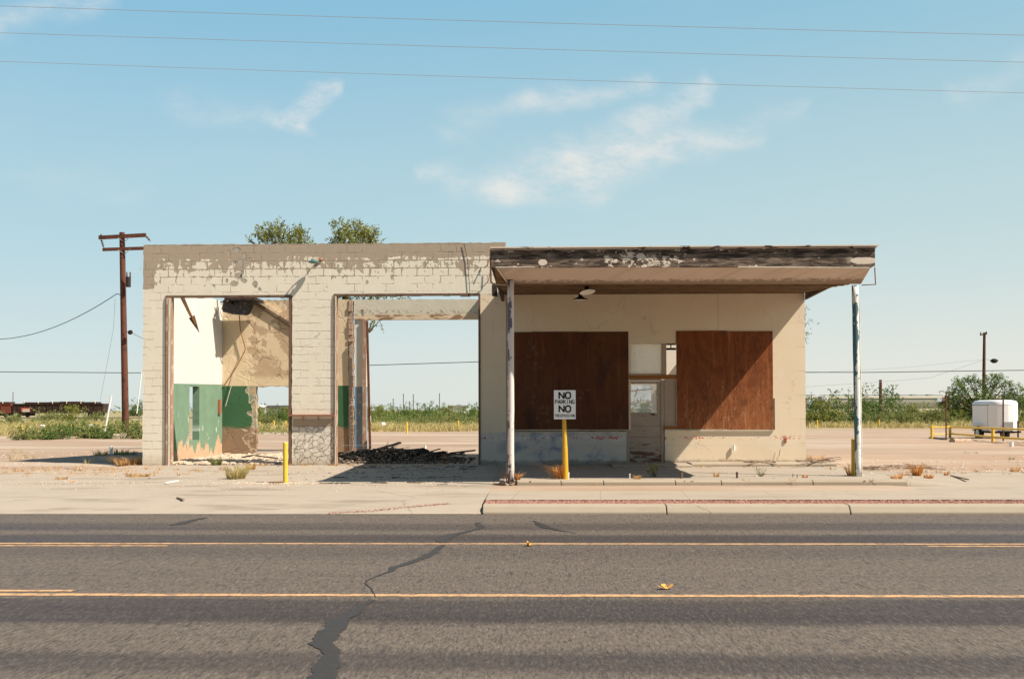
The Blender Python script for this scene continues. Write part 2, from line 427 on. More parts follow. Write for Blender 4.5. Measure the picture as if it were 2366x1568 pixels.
@material('garage_side_plaster')
def _(b):
    x, y, z = xyz(b); P = b.pos()
    n1 = b.noise(P, 1.2, 5); n2 = b.noise(P, 5.0, 5, 0.65); n3 = b.noise(P, 30, 3)
    white = b.mix(n1, (0.615, 0.59, 0.535), (0.69, 0.67, 0.63))
    st = b.noise(b.vec(0.0, y, z * 0.12), 5.0, 5, 0.6)
    white = b.mix(b.ss(st, 0.58, 0.78) * 0.35, white, (0.52, 0.40, 0.26))
    green = b.mix(b.noise(P, 3.0, 5), (0.115, 0.205, 0.135), (0.205, 0.30, 0.21))
    pale = b.ss(b.noise(b.vec(0.0, y * 1.3, z), 2.2, 4), 0.60, 0.66) * b.ss(z, 1.75, 1.3)
    green = b.mix(pale * 0.7, green, (0.60, 0.66, 0.62))
    hl = z - (y - 27.7) * 0.018
    col = b.mix(b.ss(hl, 2.395, 2.405), green, white)
    spall = b.ss(z + (b.noise(b.vec(0.0, y, z * 0.35), 2.3, 5, 0.6) - 0.5) * 2.0, 0.62, 0.72, 1.0, 0.0)
    br = b.mix(n2, (0.42, 0.23, 0.12), (0.62, 0.47, 0.33))
    col = b.mix(spall, col, br)
    b.out(col, 0.9, n3 * 0.2 - spall, 0.5, 0.015)

@material('rear_plaster')
def _(b):
    x, y, z = xyz(b); P = b.pos()
    n1 = b.noise(P, 1.0, 5); n2 = b.noise(P, 4.5, 6, 0.65); n3 = b.noise(P, 30, 3)
    tan = b.mix(n1, (0.56, 0.42, 0.27), (0.72, 0.58, 0.40))
    tan = b.mix(b.ss(streaks(b, 6.0), 0.55, 0.8) * 0.35, tan, (0.42, 0.26, 0.15))
    fall = b.ss(x + (n1 - 0.5) * 2.2 + (n2 - 0.5) * 0.5, -9.05, -8.9) * b.ss(x, -6.6, -6.4, 1.0, 0.0)
    lip = b.ss((x + (n1 - 0.5) * 2.2 + (n2 - 0.5) * 0.5 + 8.98).abs(), 0.0, 0.06, 1.0, 0.0) * b.ss(x, -6.6, -6.4, 1.0, 0.0)
    _, mort = b.brick(b.vec(x, z, 0.0), 0.4, 0.2, 0.012, 0.5)
    under = b.mix(n2, (0.38, 0.26, 0.165), (0.54, 0.40, 0.27))
    under = b.mix(mort * b.ss(n1, 0.42, 0.6) * 0.6, under, (0.25, 0.16, 0.10))
    patch = b.vor(b.vec(x + n2 * 0.25, 0.0, z + n1 * 0.3), 1.5)
    pc = b.ss(patch, 0.0, 0.03, 1.0, 0.0) * b.ss(n2, 0.42, 0.55)
    under = b.mix(pc * 0.8, under, (0.20, 0.12, 0.07))
    green = b.mix(n1, (0.035, 0.10, 0.045), (0.06, 0.145, 0.07))
    upper = b.ss(z, 2.425, 2.435)
    pieces = b.ss(b.noise(b.vec(x, 2.0, z), 1.6, 5, 0.6), 0.47, 0.50)
    tanf = b.mix(fall * pieces * b.ss(z, 2.6, 2.8), tan, under)
    gs = b.mix(fall, green, b.mix(b.ss(n2, 0.5, 0.58), under, (0.20, 0.27, 0.22)))
    damp = b.ss(z + (n1 - 0.5) * 0.35, 1.05, 1.20, 1.0, 0.0)
    gs = b.mix(damp, gs, b.mix(n2, (0.20, 0.12, 0.075), (0.34, 0.23, 0.15)))
    col = b.mix(upper, gs, tanf)
    col = b.mix(lip * 0.55 * b.ss(z, 2.6, 2.4), col, (0.68, 0.55, 0.42))
    b.out(col, 0.92, n2 * 0.5 + n3 * 0.2 - fall * 0.8 - pc * 0.8, 0.6, 0.02)

@material('broken_masonry')
def _(b):
    P = b.pos(); n2 = b.noise(P, 9.0, 5, 0.7); n1 = b.noise(P, 2.0, 4)
    col = b.mix(n2, (0.30, 0.17, 0.11), (0.60, 0.44, 0.32))
    col = b.mix(b.ss(n1, 0.55, 0.65) * 0.5, col, (0.36, 0.34, 0.32))
    b.out(col, 0.95, n2, 0.9, 0.03)

@material('blue_white_plaster')
def _(b):
    x, y, z = xyz(b); P = b.pos()
    n1 = b.noise(P, 2.0, 5); n2 = b.noise(P, 9.0, 5, 0.65)
    white = b.mix(n1, (0.58, 0.56, 0.50), (0.74, 0.71, 0.64))
    blue = b.mix(n1, (0.13, 0.19, 0.26), (0.24, 0.30, 0.36))
    blue = b.mix(b.ss(n2, 0.56, 0.66), blue, (0.45, 0.42, 0.38))
    col = b.mix(b.ss(z, 2.395, 2.405), blue, white)
    col = b.mix(b.ss(n2 + b.ss(z, 2.0, 0.2) * 0.12, 0.66, 0.72), col, (0.42, 0.25, 0.15))
    b.out(col, 0.9, n2, 0.4, 0.01)

@material('header_beam')
def _(b):
    x, y, z = xyz(b); P = b.pos()
    n1 = b.noise(P, 1.6, 5); n2 = b.noise(P, 8.0, 5, 0.65)
    col = b.mix(n1, (0.52, 0.47, 0.38), (0.68, 0.62, 0.50))
    low = b.ss(z + (n2 - 0.5) * 0.18, 4.62, 4.70, 1.0, 0.0)
    rustm = b.ss(b.noise(b.vec(x * 0.6, 0.0, z * 3.0), 3.0, 4), 0.5, 0.56)
    col = b.mix(low, col, b.mix(rustm, (0.66, 0.52, 0.36), (0.30, 0.17, 0.10)))
    scab = b.band(z + (n1 - .5) * .1, 4.68, 4.80, 0.02) * b.ss(n2, 0.52, 0.58)
    col = b.mix(scab * 0.7, col, (0.25, 0.17, 0.11))
    b.out(col, 0.9, n2, 0.5, 0.015)

def wood(name, a, bcol, sc=1.0, dark=None, rough=0.8, axis='X'):
    @material(name)
    def _(b):
        x, y, z = xyz(b)
        v_ = b.vec(x * 0.12, y * 2, z * 2) if axis == 'X' else b.vec(x * 2, y * 2, z * 0.12)
        n = b.noise(v_, 9.0 * sc, 6, 0.65, 0.3); n2 = b.noise(b.pos(), 3.0, 5, 0.6)
        col = b.mix(n, a, bcol)
        if dark: col = b.mix(b.ss(n2, 0.5, 0.65) * 0.7, col, dark)
        b.out(col, rough, n, 0.5, 0.01)
wood('rusty_frame', (0.20, 0.085, 0.05), (0.50, 0.33, 0.23), 2.0, (0.55, 0.45, 0.34), axis='Z')
wood('dark_frame', (0.10, 0.055, 0.035), (0.24, 0.15, 0.10), 2.0, (0.06, 0.04, 0.03), axis='Z')
wood('brown_post', (0.09, 0.035, 0.02), (0.20, 0.09, 0.05), 2.0, (0.05, 0.02, 0.015), axis='Z')
wood('orange_wood', (0.22, 0.085, 0.02), (0.34, 0.14, 0.04), 1.5)
wood('burnt_wood', (0.018, 0.013, 0.010), (0.07, 0.05, 0.04), 2.0, (0.012, 0.010, 0.009))
wood('grey_wood', (0.16, 0.11, 0.075), (0.38, 0.28, 0.20), 2.0, (0.08, 0.05, 0.035))
wood('brown_wood', (0.12, 0.055, 0.025), (0.26, 0.13, 0.06), 2.0, (0.06, 0.03, 0.02), axis='Z')
wood('pole_wood', (0.085, 0.028, 0.016), (0.16, 0.06, 0.035), 3.0, (0.05, 0.02, 0.012), axis='Z')
wood('soffit_wood', (0.10, 0.05, 0.022), (0.28, 0.165, 0.08), 1.2, (0.05, 0.035, 0.02))
wood('door_paint', (0.34, 0.25, 0.19), (0.46, 0.36, 0.29), 1.0, (0.36, 0.27, 0.21))
wood('bark', (0.06, 0.045, 0.03), (0.15, 0.11, 0.08), 3.0)
wood('white_trim', (0.62, 0.55, 0.46), (0.80, 0.74, 0.64), 2.0, (0.50, 0.38, 0.28))

@material('door_worn')
def _(b):
    x, y, z = xyz(b); n = b.noise(b.vec(x * 0.5, y, z * 3), 5.0, 6, 0.65); n1 = b.noise(b.pos(), 3, 4)
    col = b.mix(n1, (0.36, 0.265, 0.205), (0.46, 0.36, 0.29))
    wear = b.ss(n + b.ss(z, 1.0, 0.4) * 0.16, 0.60, 0.66)
    col = b.mix(wear, col, b.mix(n1, (0.10, 0.045, 0.025), (0.20, 0.10, 0.06)))
    line_ = b.ss(((z - 0.42) / 0.27)._m('FRACT', None), 0.0, 0.06, 1.0, 0.0)
    col = b.mix(line_ * 0.6 * b.ss(z, 1.35, 1.3), col, (0.14, 0.09, 0.06))
    b.out(col, 0.8, n * 0.3 - line_ - wear * .4, 0.5, 0.01)

@material('plywood')
def _(b):
    x, y, z = xyz(b)
    n0 = b.noise(b.vec(x * 0.9, 0.0, z * 0.35), 1.6, 3, 0.5, 0.8)
    grain = ((n0 * 34.0 + b.noise(b.vec(x * 7, 0.0, z * 0.8), 3.0, 4) * 2.2).sin() * 0.5 + 0.5)
    n = b.noise(b.vec(x * 3, 0.0, z * 0.25), 7.0, 5, 0.6); n2 = b.noise(b.pos(), 2.2, 5, 0.6)
    fib = b.noise(b.vec(x * 3.0, 0.0, z * 0.8), 11.0, 6, 0.7, 0.8)
    col = b.mix(n * 0.5 + grain * 0.35, (0.115, 0.026, 0.006), (0.27, 0.075, 0.018))
    bleach = b.ss(fib + b.ss(z, 3.2, 1.1) * 0.16 + b.ss(x, 3.4, 6.0) * 0.10, 0.60, 0.78)
    col = b.mix(bleach * 0.38, col, (0.40, 0.17, 0.07))
    stain = b.ss(n2, 0.56, 0.68)
    col = b.mix(stain * 0.5, col, (0.075, 0.028, 0.012))
    stk = b.ss(b.noise(b.vec(x * 3.0, 1.0, z * 0.18), 3.4, 6, 0.72), 0.50, 0.70)
    col = b.mix(stk * 0.5, col, (0.42, 0.15, 0.045))
    pal = b.ss(b.noise(b.vec(x * 2.2, 4.0, z * .6), 4.0, 7, 0.75, 0.6) + b.ss(z, 2.8, 1.1) * .10, 0.60, 0.74)
    col = b.mix(pal * 0.45, col, (0.50, 0.29, 0.17))
    nx_ = ((x / 0.30)._m('FRACT', None) - 0.5) * 0.30; nz_ = ((z / 0.40)._m('FRACT', None) - 0.5) * 0.40
    nail = b.ss((nx_ * nx_ + nz_ * nz_).sqrt(), 0.008, 0.014, 1.0, 0.0)
    nst = b.ss(nx_.abs(), 0.0, 0.02, 1.0, 0.0) * b.ss(nz_, 0.0, -0.12, 0.0, 1.0) * b.ss(n, .4, .6)
    col = b.mix((nail * 0.7).max(nst * 0.35), col, (0.05, 0.02, 0.012))
    b.out(col, 0.62, grain * 0.3 + fib, 0.4, 0.006, spec=0.25)
@material('plywood_aged')
def _(b):
    x, y, z = xyz(b)
    n = b.noise(b.vec(x * 3, 0.0, z * 0.3), 8.0, 5, 0.6); n2 = b.noise(b.pos(), 1.6, 5, 0.6, 0.5)
    n3 = b.noise(b.pos(), 9, 4, .6)
    col = b.mix(n, (0.065, 0.016, 0.005), (0.130, 0.036, 0.010))
    col = b.mix(b.ss(n2, 0.46, 0.62) * 0.6, col, (0.12, 0.040, 0.010))
    stk = b.ss(b.noise(b.vec(x * 3.0, 1.0, z * 0.16), 3.2, 6, 0.7), 0.50, 0.72)
    col = b.mix(stk * 0.55, col, (0.20, 0.062, 0.015))
    dkm = b.ss(b.noise(b.vec(x * 1.2, 9.0, z * 0.5), 2.2, 5, 0.65), 0.50, 0.66)
    col = b.mix(dkm * 0.55, col, (0.030, 0.010, 0.005))
    sm = b.ss(b.noise(b.vec(x, 3.0, z), 1.5, 4), 0.56, 0.72) * b.ss(n3, 0.5, 0.7)
    col = b.mix(sm * 0.35, col, (0.30, 0.24, 0.19))
    b.out(col, 0.6, n, 0.4, 0.006, spec=0.25)

@material('fascia_board')
def _(b):
    x, y, z = xyz(b); P = b.pos()
    n = b.noise(b.vec(x * 0.5, 0.0, z * 3), 5.0, 7, 0.72, 0.4); n2 = b.noise(b.vec(x, 0.0, z * 1.8), 4.2, 5, 0.6); n3 = b.noise(P, 14, 4, .65)
    col = b.mix(b.ss(n, 0.42, 0.62), (0.050, 0.034, 0.025), (0.25, 0.18, 0.135))
    spots = b.vor(b.vec(x + n3 * 0.12, 0.0, z * 1.15 + n2 * .1), 1.9, 'F1')
    where = b.ss(b.noise(b.vec(x, 0.0, 0.0), 0.55, 2), 0.42, 0.56)
    w1 = b.ss(spots + (n3 - 0.5) * 0.45, 0.16, 0.20, 1.0, 0.0) * where
    w2 = b.ss(n2 + (n3 - .5) * .5 + b.band(x, 1.2, 2.9, .3) * .12, 0.64, 0.67) * b.ss(n, .3, .5)
    w3 = b.ss(((x - 6.30) / 0.26).pow(2.0) + ((z - 4.51) / 0.07).pow(2.0) + (n3 - .5) * .8, 0.9, 1.05, 1.0, 0.0)
    ring = b.ss((((x - 0.14) / 0.085).pow(2.0) + ((z - 4.51) / 0.06).pow(2.0)) + (n3 - .5) * .8, 0.9, 1.1, 1.0, 0.0)
    ring2 = b.ss((((x - 2.03) / 0.085).pow(2.0) + ((z - 4.62) / 0.06).pow(2.0)) + (n3 - .5) * .8, 0.9, 1.1, 1.0, 0.0)
    wm = w1.max(w2).max(w3).max(ring).max(ring2)
    col = b.mix(wm, col, (0.72, 0.60, 0.49))
    hole = b.ss(spots, 0.02, 0.035, 1.0, 0.0) * where
    col = b.mix(hole, col, (0.06, 0.03, 0.02))
    b.out(col, 0.85, n + n3 * .5 + wm * .5, 0.6, 0.012)
@material('canopy_paint')
def _(b):
    x, y, z = xyz(b); P = b.pos()
    n = b.noise(P, 2.0, 5); st = streaks(b, 4.0, 0.15); n3 = b.noise(P, 9, 5, .65)
    col = b.mix(n, (0.58, 0.45, 0.36), (0.68, 0.55, 0.46))
    col = b.mix(b.ss(st, 0.5, 0.75) * 0.5, col, (0.36, 0.22, 0.13))
    low = b.ss(z + (n3 - 0.5) * 0.16, 4.22, 4.27, 1.0, 0.0)
    col = b.mix(low * 0.75, col, (0.16, 0.10, 0.06))
    b.out(col, 0.85, n3, 0.4, 0.01)
@material('drip_edge')
def _(b):
    x, y, z = xyz(b); n = b.noise(b.vec(x, 0.0, z * 5), 3.0, 5, 0.6)
    col = b.mix(b.ss(n, 0.55, 0.60), (0.74, 0.60, 0.48), (0.13, 0.08, 0.06))
    b.out(col, 0.8, n, 0.4, 0.01)
def column_mat(name, base, dark, thr, side):
    @material(name)
    def _(b):
        x, y, z = xyz(b); P = b.pos(); nx = b.sep(V(b, b.new('ShaderNodeNewGeometry').outputs['Normal']))[0]
        n = b.noise(b.vec(x, y, z * 0.35), 7.0, 5, 0.62); n2 = b.noise(P, 16, 4, .6)
        col = b.mix(n2, base, tuple(k * 0.88 for k in base))
        # old coats show where the paint has flaked
        fl = b.ss(n + (n2 - .5) * .25 + (nx + 0.2) * side, thr, thr + 0.02)
        col = b.mix(fl, col, dark)
        col = b.mix(b.ss(n2, 0.66, 0.70), col, (0.30, 0.12, 0.08))
        b.out(col, 0.6, n2 - fl, 0.5, 0.006)
column_mat('column_paint', (0.72, 0.64, 0.60), (0.13, 0.12, 0.15), 0.53, -0.10)
column_mat('column_paint_blue', (0.72, 0.72, 0.70), (0.07, 0.15, 0.18), 0.47, -0.12)

def concrete(name, a, bcol, dirt, amt, sc=1.0, joints=None):
    @material(name)
    def _(b):
        x, y, z = xyz(b); P = b.pos()
        n1 = b.noise(P, 0.35 * sc, 5, 0.6); n2 = b.noise(P, 2.4 * sc, 5, 0.62); n3 = b.noise(P, 45, 3, 0.6)
        ns = b.noise(b.vec(x * 0.35, y * 1.3, 0.0), 1.2, 5, 0.6)
        col = b.mix(n2 * 0.6 + n1 * 0.4, a, bcol)
        col = b.mix(b.ss(ns, 0.50, 0.70) * amt, col, dirt)
        col = b.mix(b.ss(n3, 0.60, 0.72) * 0.25, col, tuple(k * 0.55 for k in dirt))
        wv = b.vec(x + n2 * 0.5, y * 1.4 + n1 * 1.0, 0.0)
        ck = b.ss(b.vor(wv, 0.16), 0.0, 0.0022, 1.0, 0.0) * b.ss(n1, 0.42, 0.52)
        col = b.mix(ck * 0.6, col, (0.12, 0.09, 0.07))
        st = b.ss(b.noise(b.vec(x * 0.7, y * 2.0, 3.0), 1.8, 4, .6), 0.68, 0.74)
        col = b.mix(st * 0.45, col, (0.12, 0.10, 0.09))
        if joints: col = joints(b, x, y, col, n2)
        b.out(col, 0.92, n3 * 0.4 + n2 * 0.4 - ck, 0.35, 0.01)
def walk_joints(b, x, y, col, n2):
    k = x - (y - 18.8) * 0.06
    j = b.ss(((k + 0.35) / 1.52)._m('FRACT', None), 0.0, 0.010, 1.0, 0.0)
    j2 = b.ss((y - 18.55 + (n2 - .5) * 0.12).abs(), 0.0, 0.03, 1.0, 0.0) * b.ss(b.noise(b.vec(x, 0.0, 0.0), 0.8, 3), 0.45, 0.55)
    return b.mix(j.max(j2 * .6) * 0.75, col, (0.14, 0.10, 0.075))
def drive_joints(b, x, y, col, n2):
    dirtm = b.ss(y + (n2 - 0.5) * 3.0 + b.noise(b.vec(x, y, 2.0), 0.5, 4) * 3.0, 24.0, 25.4) * b.ss(x, -8.5, -10.5)
    col = b.mix(dirtm * 0.55, col, (0.40, 0.28, 0.19))
    g = b.ss((y - 18.1 + (n2 - .5) * .9).abs(), 0.0, 0.22, 1.0, 0.0) * b.ss(b.noise(b.vec(x * .6, 0.0, 0.0), 0.7, 3), 0.45, 0.6)
    return b.mix(g * 0.35, col, (0.24, 0.19, 0.14))
concrete('lot_concrete', (0.335, 0.275, 0.215), (0.43, 0.36, 0.29), (0.225, 0.18, 0.135), 0.75, 1.0, drive_joints)
concrete('walk_concrete', (0.325, 0.265, 0.205), (0.41, 0.345, 0.275), (0.245, 0.19, 0.14), 0.5, 1.0, walk_joints)
concrete('kerb_concrete', (0.335, 0.27, 0.20), (0.41, 0.34, 0.26), (0.24, 0.185, 0.13), 0.3, 2.0)
concrete('slab_concrete', (0.32, 0.26, 0.20), (0.42, 0.35, 0.275), (0.26, 0.20, 0.15), 0.5, 1.5)
concrete('island_concrete', (0.32, 0.265, 0.21), (0.41, 0.345, 0.275), (0.22, 0.175, 0.13), 0.5, 1.5)

@material('dirt')
def _(b):
    x, y, z = xyz(b); P = b.pos()
    n1 = b.noise(P, 0.08, 5, 0.6); n2 = b.noise(P, 0.8, 6, 0.65); n3 = b.noise(P, 20, 4, .7)
    ns = b.noise(b.vec(x * 0.05, y * 0.35, 0.0), 1.0, 5, 0.6)
    col = b.mix(n2, (0.29, 0.195, 0.135), (0.40, 0.29, 0.21))
    pale = b.ss(ns, 0.47, 0.60)
    col = b.mix(pale * 0.75, col, (0.45, 0.36, 0.28))
    redm = b.ss(n1, 0.50, 0.62) * b.ss(x, 4, 9)
    col = b.mix(redm * 0.4, col, (0.40, 0.235, 0.14))
    col = b.mix(b.ss(n3, 0.62, 0.74) * 0.5, col, (0.20, 0.14, 0.10))
    far = b.ss(y + (n2 - .5) * 30, 66, 82)
    col = b.mix(far * 0.8, col, b.mix(n2, (0.20, 0.19, 0.08), (0.38, 0.31, 0.15)))
    b.out(col, 0.95, n3 * 0.4 + n2, 0.5, 0.04)

@material('asphalt')
def _(b):
    x, y, z = xyz(b); P = b.pos()
    g = b.noise(P, 70, 3, 0.75); g2 = b.noise(P, 28, 3, 0.7); n1 = b.noise(b.vec(x * 0.15, y * 1.2, 0.0), 1.2, 5, 0.6); n2 = b.noise(b.vec(x * .4, y * 1.5, 1.0), 1.5, 5, .65)
    yy = y + (n2 - 0.5) * 0.45
    base = b.mix(n1, (0.106, 0.083, 0.067), (0.145, 0.115, 0.094))
    mot = b.noise(P, 5.0, 6, 0.75)
    track = b.band(yy, 14.25, 15.15, 0.22) * 0.62
    track = track.max(b.band(yy, 12.90, 13.75, 0.16) * 0.85)
    track = track.max(b.band(yy, 11.6, 12.6, 0.4) * 0.30)
    track = track.max(b.band(yy, 8.05, 9.10, 0.16) * 0.90).max(b.band(yy, 6.55, 7.1, 0.16) * 0.75).max(b.band(yy, 4.4, 5.2, 0.3) * 0.7)
    mod = b.ss(b.noise(b.vec(x * .1, y, 0.0), 1.3, 3), 0.3, 0.6, 0.75, 1.05)
    bluer = b.ss(x.abs(), 2.0, 9.0)
    dk = b.mix(bluer, (0.040, 0.031, 0.031), (0.026, 0.029, 0.047))
    col = b.mix(track * mod, base, dk)
    col = b.mix(b.ss(mot, 0.50, 0.68) * 0.42, col, (0.055, 0.045, 0.042))
    g3 = b.noise(b.vec(x, y * 0.22, 0.0), 42, 4, 0.85); g4 = b.noise(b.vec(x, y * 0.16, 4.0), 17, 3, 0.8)
    sp = b.ss(g, 0.56, 0.70).max(b.ss(g3, 0.54, 0.64)).max(b.ss(g4, 0.58, 0.66) * 0.6)
    col = b.mix(sp * b.ss(track, 0.0, 0.8, 0.55, 0.30), col, (0.27, 0.225, 0.18))
    col = b.mix(b.ss(g3, 0.48, 0.38).max(b.ss(g4, 0.44, 0.36) * 0.7) * 0.75, col, (0.024, 0.021, 0.021))
    sk = b.ss((y - 10.35 + (n1 - .5) * .3).abs(), 0.0, 0.09, 1.0, 0.0) * b.ss(n2, .35, .6)
    col = b.mix(sk * 0.35, col, (0.07, 0.06, 0.055))
    b.out(col, 0.82, g * 0.6 + g2 * 0.4, 0.6, 0.012, spec=0.28)

@material('yellow_line')
def _(b):
    n = b.noise(b.pos(), 60, 3, .7); n2 = b.noise(b.pos(), 8, 4, .65)
    col = b.mix(n, (0.52, 0.285, 0.13), (0.66, 0.39, 0.20))
    col = b.mix(b.ss(n2 + (n - .5) * .9, 0.47, 0.62) * 0.8, col, (0.16, 0.12, 0.09))
    b.out(col, 0.8, n, 0.4, 0.008)
@material('tar_seal')
def _(b):
    n = b.noise(b.pos(), 14, 5, .7)
    col = b.mix(n, (0.026, 0.023, 0.022), (0.058, 0.050, 0.045))
    b.out(col, 0.6, n, 0.3, 0.01)
def plain(name, col, rough=0.7, var=0.15, sc=6.0, metal=0.0, dirtc=None, thr=0.6, bump=0.3, spec=0.3):
    @material(name)
    def _(b):
        P = b.obj(); n = b.noise(P, sc, 5, .6)
        cc = b.mix(n, tuple(k * (1 - var) for k in col), tuple(min(1, k * (1 + var)) for k in col))
        if dirtc: cc = b.mix(b.ss(b.noise(P, sc * 1.7, 5, .65), thr, thr + .06), cc, dirtc)
        b.out(cc, rough, n, bump, 0.006, metal=metal, spec=spec)
plain('yellow_paint', (0.78, 0.50, 0.06), 0.5, 0.08, 5, dirtc=(0.36, 0.20, 0.06), thr=.61)
plain('ochre_paint', (0.62, 0.35, 0.03), 0.5, 0.10, 5, dirtc=(0.34, 0.17, 0.03), thr=.68)
plain('white_sign', (0.80, 0.80, 0.80), 0.5, 0.03, 4)
plain('black_paint', (0.018, 0.017, 0.017), 0.6, 0.2)
plain('black_metal', (0.012, 0.011, 0.011), 0.5, 0.2)
plain('lamp_inside', (0.75, 0.70, 0.62), 0.5, 0.05)
plain('green_enamel', (0.06, 0.16, 0.15), 0.4, 0.2)
plain('rust', (0.30, 0.12, 0.07), 0.8, 0.4, 20)
plain('wire_grey', (0.42, 0.47, 0.52), 0.6, 0.05)
plain('wire_dark', (0.05, 0.05, 0.05), 0.6, 0.05)
plain('pvc_white', (0.80, 0.79, 0.76), 0.5, 0.06)
plain('trailer_white', (0.83, 0.83, 0.84), 0.35, 0.03, 2)
plain('trailer_roof', (0.80, 0.80, 0.80), 0.4, 0.03, 2)
plain('rubber', (0.02, 0.02, 0.02), 0.8, 0.2)
plain('steel_grey', (0.30, 0.29, 0.28), 0.5, 0.1)
plain('tar_paper', (0.045, 0.042, 0.040), 0.85, 0.35, 8, dirtc=(0.12, 0.10, 0.09), thr=.55)
plain('red_stone', (0.34, 0.165, 0.125), 0.9, 0.35, 60, dirtc=(0.52, 0.38, 0.31), thr=.60)
plain('chip_stone', (0.52, 0.42, 0.32), 0.9, 0.3, 8, dirtc=(0.30, 0.16, 0.10), thr=.56)
plain('char_rubble', (0.045, 0.035, 0.028), 0.9, 0.5, 10, dirtc=(0.30, 0.23, 0.17), thr=.49)
plain('insulator', (0.10, 0.045, 0.035), 0.3, 0.1)
plain('transformer_paint', (0.03, 0.022, 0.022), 0.5, 0.1)
plain('far_roof', (0.06, 0.045, 0.04), 0.8, 0.1)
plain('far_wall', (0.72, 0.72, 0.72), 0.8, 0.05)
plain('log_wood', (0.44, 0.32, 0.23), 0.9, 0.3, 8, dirtc=(0.18, 0.12, 0.08), thr=.55)
plain('litter_white', (0.78, 0.75, 0.70), 0.7, 0.1)
plain('litter_orange', (0.62, 0.27, 0.12), 0.7, 0.1)
plain('leaf_orange', (0.70, 0.36, 0.08), 0.7, 0.2, 20)
plain('ballast', (0.24, 0.19, 0.155), 0.9, 0.3, 1.5)

@material('gondola_dark')
def _(b):
    x, y, z = b.sep(b.obj()); n = b.noise(b.vec(x * 2, y, z * .3), 1.2, 5, .6); n2 = b.noise(b.obj(), 2, 4)
    col = b.mix(n, (0.022, 0.012, 0.009), (0.075, 0.038, 0.026))
    b.out(col, 0.8, n2, 0.3, 0.02)
@material('gondola_red')
def _(b):
    x, y, z = b.sep(b.obj()); n = b.noise(b.vec(x * 2, y, z * .3), 1.2, 5, .6)
    b.out(b.mix(n, (0.12, 0.025, 0.018), (0.26, 0.075, 0.05)), 0.8, n, 0.3, 0.02)
@material('hopper_paint')
def _(b):
    x, y, z = b.sep(b.obj()); n = b.noise(b.vec(x * 3, y, z * .15), 1.6, 5, .65)
    col = b.mix(n, (0.25, 0.24, 0.20), (0.36, 0.34, 0.285))
    b.out(col, 0.6, n, 0.2, 0.02)
plain('hopper_rail', (0.72, 0.66, 0.50), 0.6, 0.08, 2)
plain('graffiti_red', (0.45, 0.06, 0.06), 0.7, 0.2)
plain('graffiti_blue', (0.50, 0.58, 0.72), 0.7, 0.3, 1.5)

@material('dusty_glass')
def _(b):
    n = b.noise(b.pos(), 5, 5, .65)
    def ex(b, p, o):
        t = b.new('ShaderNodeBsdfTransparent'); m = b.new('ShaderNodeMixShader')
        b.put(m.inputs[0], b.ss(n, 0.35, 0.7, 0.30, 0.50))
        b.nt.links.new(t.outputs[0], m.inputs[1]); b.nt.links.new(p.outputs[0], m.inputs[2]); b.nt.links.new(m.outputs[0], o.inputs[0])
    b.out((0.70, 0.70, 0.72), 0.15, extra=ex, spec=0.5)
@material('milky_pane')
def _(b):
    x, y, z = xyz(b); n = b.noise(b.pos(), 5, 5, .65); n2 = b.noise(b.vec(x, 0.0, z), 2.2, 4, .6, 2.5)
    scr = b.ss((n2 - 0.52).abs(), 0.0, 0.008, 1.0, 0.0) * b.ss(n, .45, .55)
    def ex(b, p, o):
        t = b.new('ShaderNodeBsdfTranslucent'); m = b.new('ShaderNodeMixShader'); m.inputs[0].default_value = 0.55
        b.put(t.inputs[0], b.mix(scr * .6, (0.86, 0.84, 0.76), (0.2, 0.18, 0.16)))
        t2 = b.new('ShaderNodeBsdfTransparent'); m2 = b.new('ShaderNodeMixShader'); m2.inputs[0].default_value = 0.25
        b.nt.links.new(p.outputs[0], m.inputs[1]); b.nt.links.new(t.outputs[0], m.inputs[2])
        b.nt.links.new(m.outputs[0], m2.inputs[1]); b.nt.links.new(t2.outputs[0], m2.inputs[2]); b.nt.links.new(m2.outputs[0], o.inputs[0])
    b.out(b.mix(scr * .6, (0.80, 0.77, 0.70), (0.2, 0.18, 0.16)), 0.5, extra=ex)
@material('office_inner')
def _(b):
    n = b.noise(b.pos(), 1.5, 5, .6); b.out(b.mix(n, (0.70, 0.62, 0.52), (0.80, 0.73, 0.62)), 0.9)

def leafmat(name, ca, cb, cc, tr=0.35):
    @material(name)
    def _(b):
        r = b.rnd(); n = b.noise(b.obj(), 0.9, 3)
        col = b.mix(r, ca, cb); col = b.mix(b.ss(n, .45, .65) * 0.6, col, cc)
        def ex(b, p, o):
            t = b.new('ShaderNodeBsdfTranslucent'); m = b.new('ShaderNodeMixShader'); m.inputs[0].default_value = tr
            b.put(t.inputs[0], col)
            b.nt.links.new(p.outputs[0], m.inputs[1]); b.nt.links.new(t.outputs[0], m.inputs[2]); b.nt.links.new(m.outputs[0], o.inputs[0])
        b.out(col, 0.6, extra=ex, spec=0.2)
leafmat('leaf_mesquite', (0.13, 0.15, 0.030), (0.36, 0.35, 0.09), (0.20, 0.225, 0.05))
leafmat('leaf_green', (0.075, 0.125, 0.030), (0.21, 0.28, 0.075), (0.11, 0.175, 0.042))
leafmat('leaf_olive', (0.15, 0.175, 0.055), (0.34, 0.34, 0.12), (0.22, 0.25, 0.08))
leafmat('grass_dry', (0.46, 0.26, 0.10), (0.72, 0.47, 0.22), (0.60, 0.36, 0.16), 0.3)
leafmat('grass_straw', (0.42, 0.33, 0.13), (0.66, 0.54, 0.26), (0.50, 0.42, 0.18), 0.3)
leafmat('grass_orange', (0.52, 0.22, 0.06), (0.78, 0.42, 0.14), (0.62, 0.30, 0.09), 0.3)
leafmat('grass_green', (0.12, 0.14, 0.04), (0.34, 0.32, 0.12), (0.20, 0.21, 0.07), 0.3)
